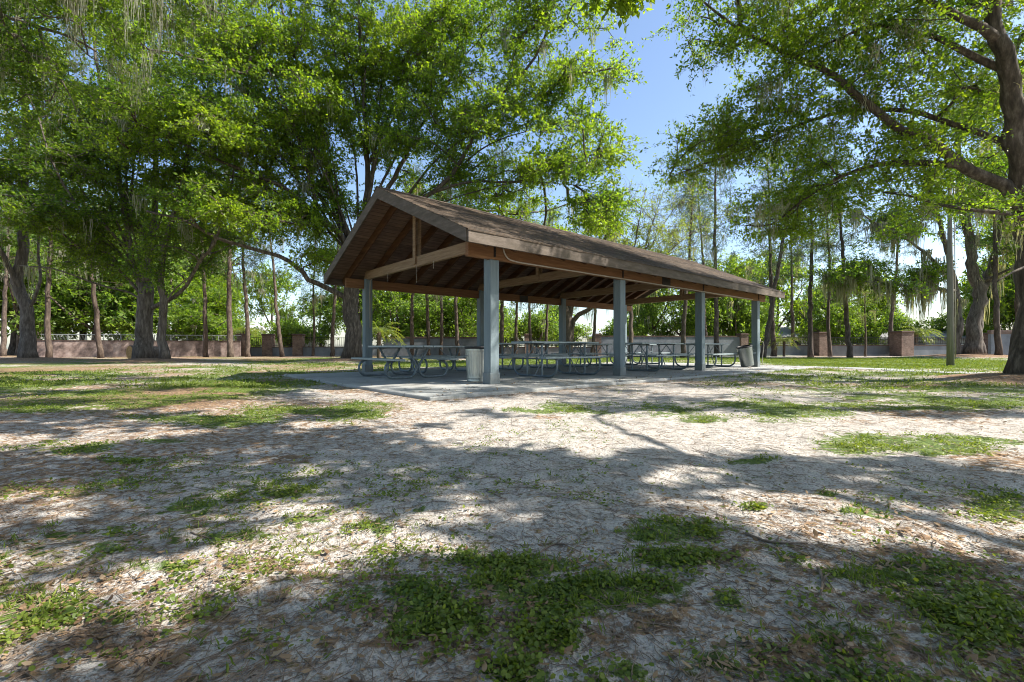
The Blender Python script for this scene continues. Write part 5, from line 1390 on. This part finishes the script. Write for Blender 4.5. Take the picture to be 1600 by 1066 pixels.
# ------------------------------------------------------------------ palms
def palm(label):
    rng = np.random.default_rng(70)
    r = thing('palm_tree', label, 'palm', group='young palms near the boundary')
    m = MB(); m.tube(catmull([(0, 0, -.1), (.03, 0, .8), (0, .03, 1.7)], .2), [.14] * 4 + [.12] * 20 if False else .13, 9, lump=.1, rng=rng); m.build('trunk', M['pine_bark'], r)
    f = MB(); st = MB()
    for k in range(20):
        a = k * 2.4 + rng.normal() * .2; el = .2 + 1.1 * rng.random(); L = 1.5 + .6 * rng.random()
        s = np.linspace(0, 1, 9); d = np.array([math.cos(a), math.sin(a)])
        h = 1.7 + L * (math.sin(el) * s - .75 * s ** 2 * math.cos(el * .6)); q = L * math.cos(el * .6) * s * .9
        P = np.stack([d[0] * q, d[1] * q, h], 1)
        st.tube(P, np.linspace(.018, .005, 9), 4)
        n = 44; u = .15 + .85 * np.repeat(np.linspace(0, 1, n // 2), 2); i = np.minimum((u * 8).astype(int), 7); fr = (u * 8 - i)[:, None]
        pos = P[i] * (1 - fr) + P[i + 1] * fr
        side = np.tile([1, -1], n // 2)[:, None] * np.array([-d[1], d[0], 0]); dd = side + np.array([d[0], d[1], -.35]) * .7 + rng.normal(size=(n, 3)) * .12
        leaves(f, pos, dd, np.tile([0, 0, 1.0], (n, 1)), np.full(n, .55) * (1 - .5 * u), np.full(n, .045), 4, .15)
    c = f.build('fronds', M['palm_leaf'], r); st.build('stalks', M['palm_leaf'], r)
    return r
p0 = palm('young yellow-green palm behind the leftmost brick pillar'); p0.location = (gx(378, 44), 44, 0); p0.scale = (1.3,) * 3
dup(p0, (gx(592, 34), 34, 0), 1, 1.15, 'pale young palm right of the far left pavilion post')
dup(p0, (gx(1432, 47), 47, 0), 2, 1.3, 'yellow palm showing above the wall right of the wide brick pillar')
dup(p0, (gx(1225, 40), 40, 0), 4, .8, 'small dark-trunked palm against the low wall right of the pavilion')


# ------------------------------------------------------------------ camera, light, sky
cam = bpy.data.cameras.new('camera'); co = bpy.data.objects.new('camera', cam); COL.objects.link(co)
co.location = (0, 0, CAMH); co.rotation_euler = (PI / 2, 0, 0)
cam.sensor_width = 36; cam.lens = F / 1600 * 36; cam.shift_y = 10 / 1600; cam.clip_start = .05; cam.clip_end = 2000
scene.camera = co
AZ = math.radians(-8); EL = math.radians(47)
sd = Vector((math.cos(AZ) * math.cos(EL), math.sin(AZ) * math.cos(EL), math.sin(EL)))
sun = bpy.data.lights.new('sun', 'SUN'); sun.energy = 5.0; sun.angle = math.radians(.5); sun.color = (1, .94, .84)
so = bpy.data.objects.new('sun', sun); COL.objects.link(so); so.rotation_euler = sd.to_track_quat('Z', 'Y').to_euler(); so.location = (20, 0, 30)
w = bpy.data.worlds.new('World'); scene.world = w; w.use_nodes = True
nt = w.node_tree; bg = nt.nodes['Background']
sk = nt.nodes.new('ShaderNodeTexSky'); sk.sky_type = 'NISHITA'; sk.sun_disc = False
sk.sun_elevation = EL; sk.sun_rotation = math.radians(90) - AZ; sk.air_density = 1.0; sk.dust_density = 1.1; sk.ozone_density = 2.0
nt.links.new(sk.outputs[0], bg.inputs[0]); bg.inputs[1].default_value = .115
scene.view_settings.view_transform = 'Standard'; scene.view_settings.look = 'None'; scene.view_settings.gamma = 1; scene.view_settings.exposure = 1.25
cy = scene.cycles
cy.max_bounces = 6; cy.diffuse_bounces = 3; cy.glossy_bounces = 2; cy.transmission_bounces = 4; cy.transparent_max_bounces = 4
cy.filter_width = 1.05; cy.use_denoising = True; cy.caustics_reflective = False; cy.caustics_refractive = False
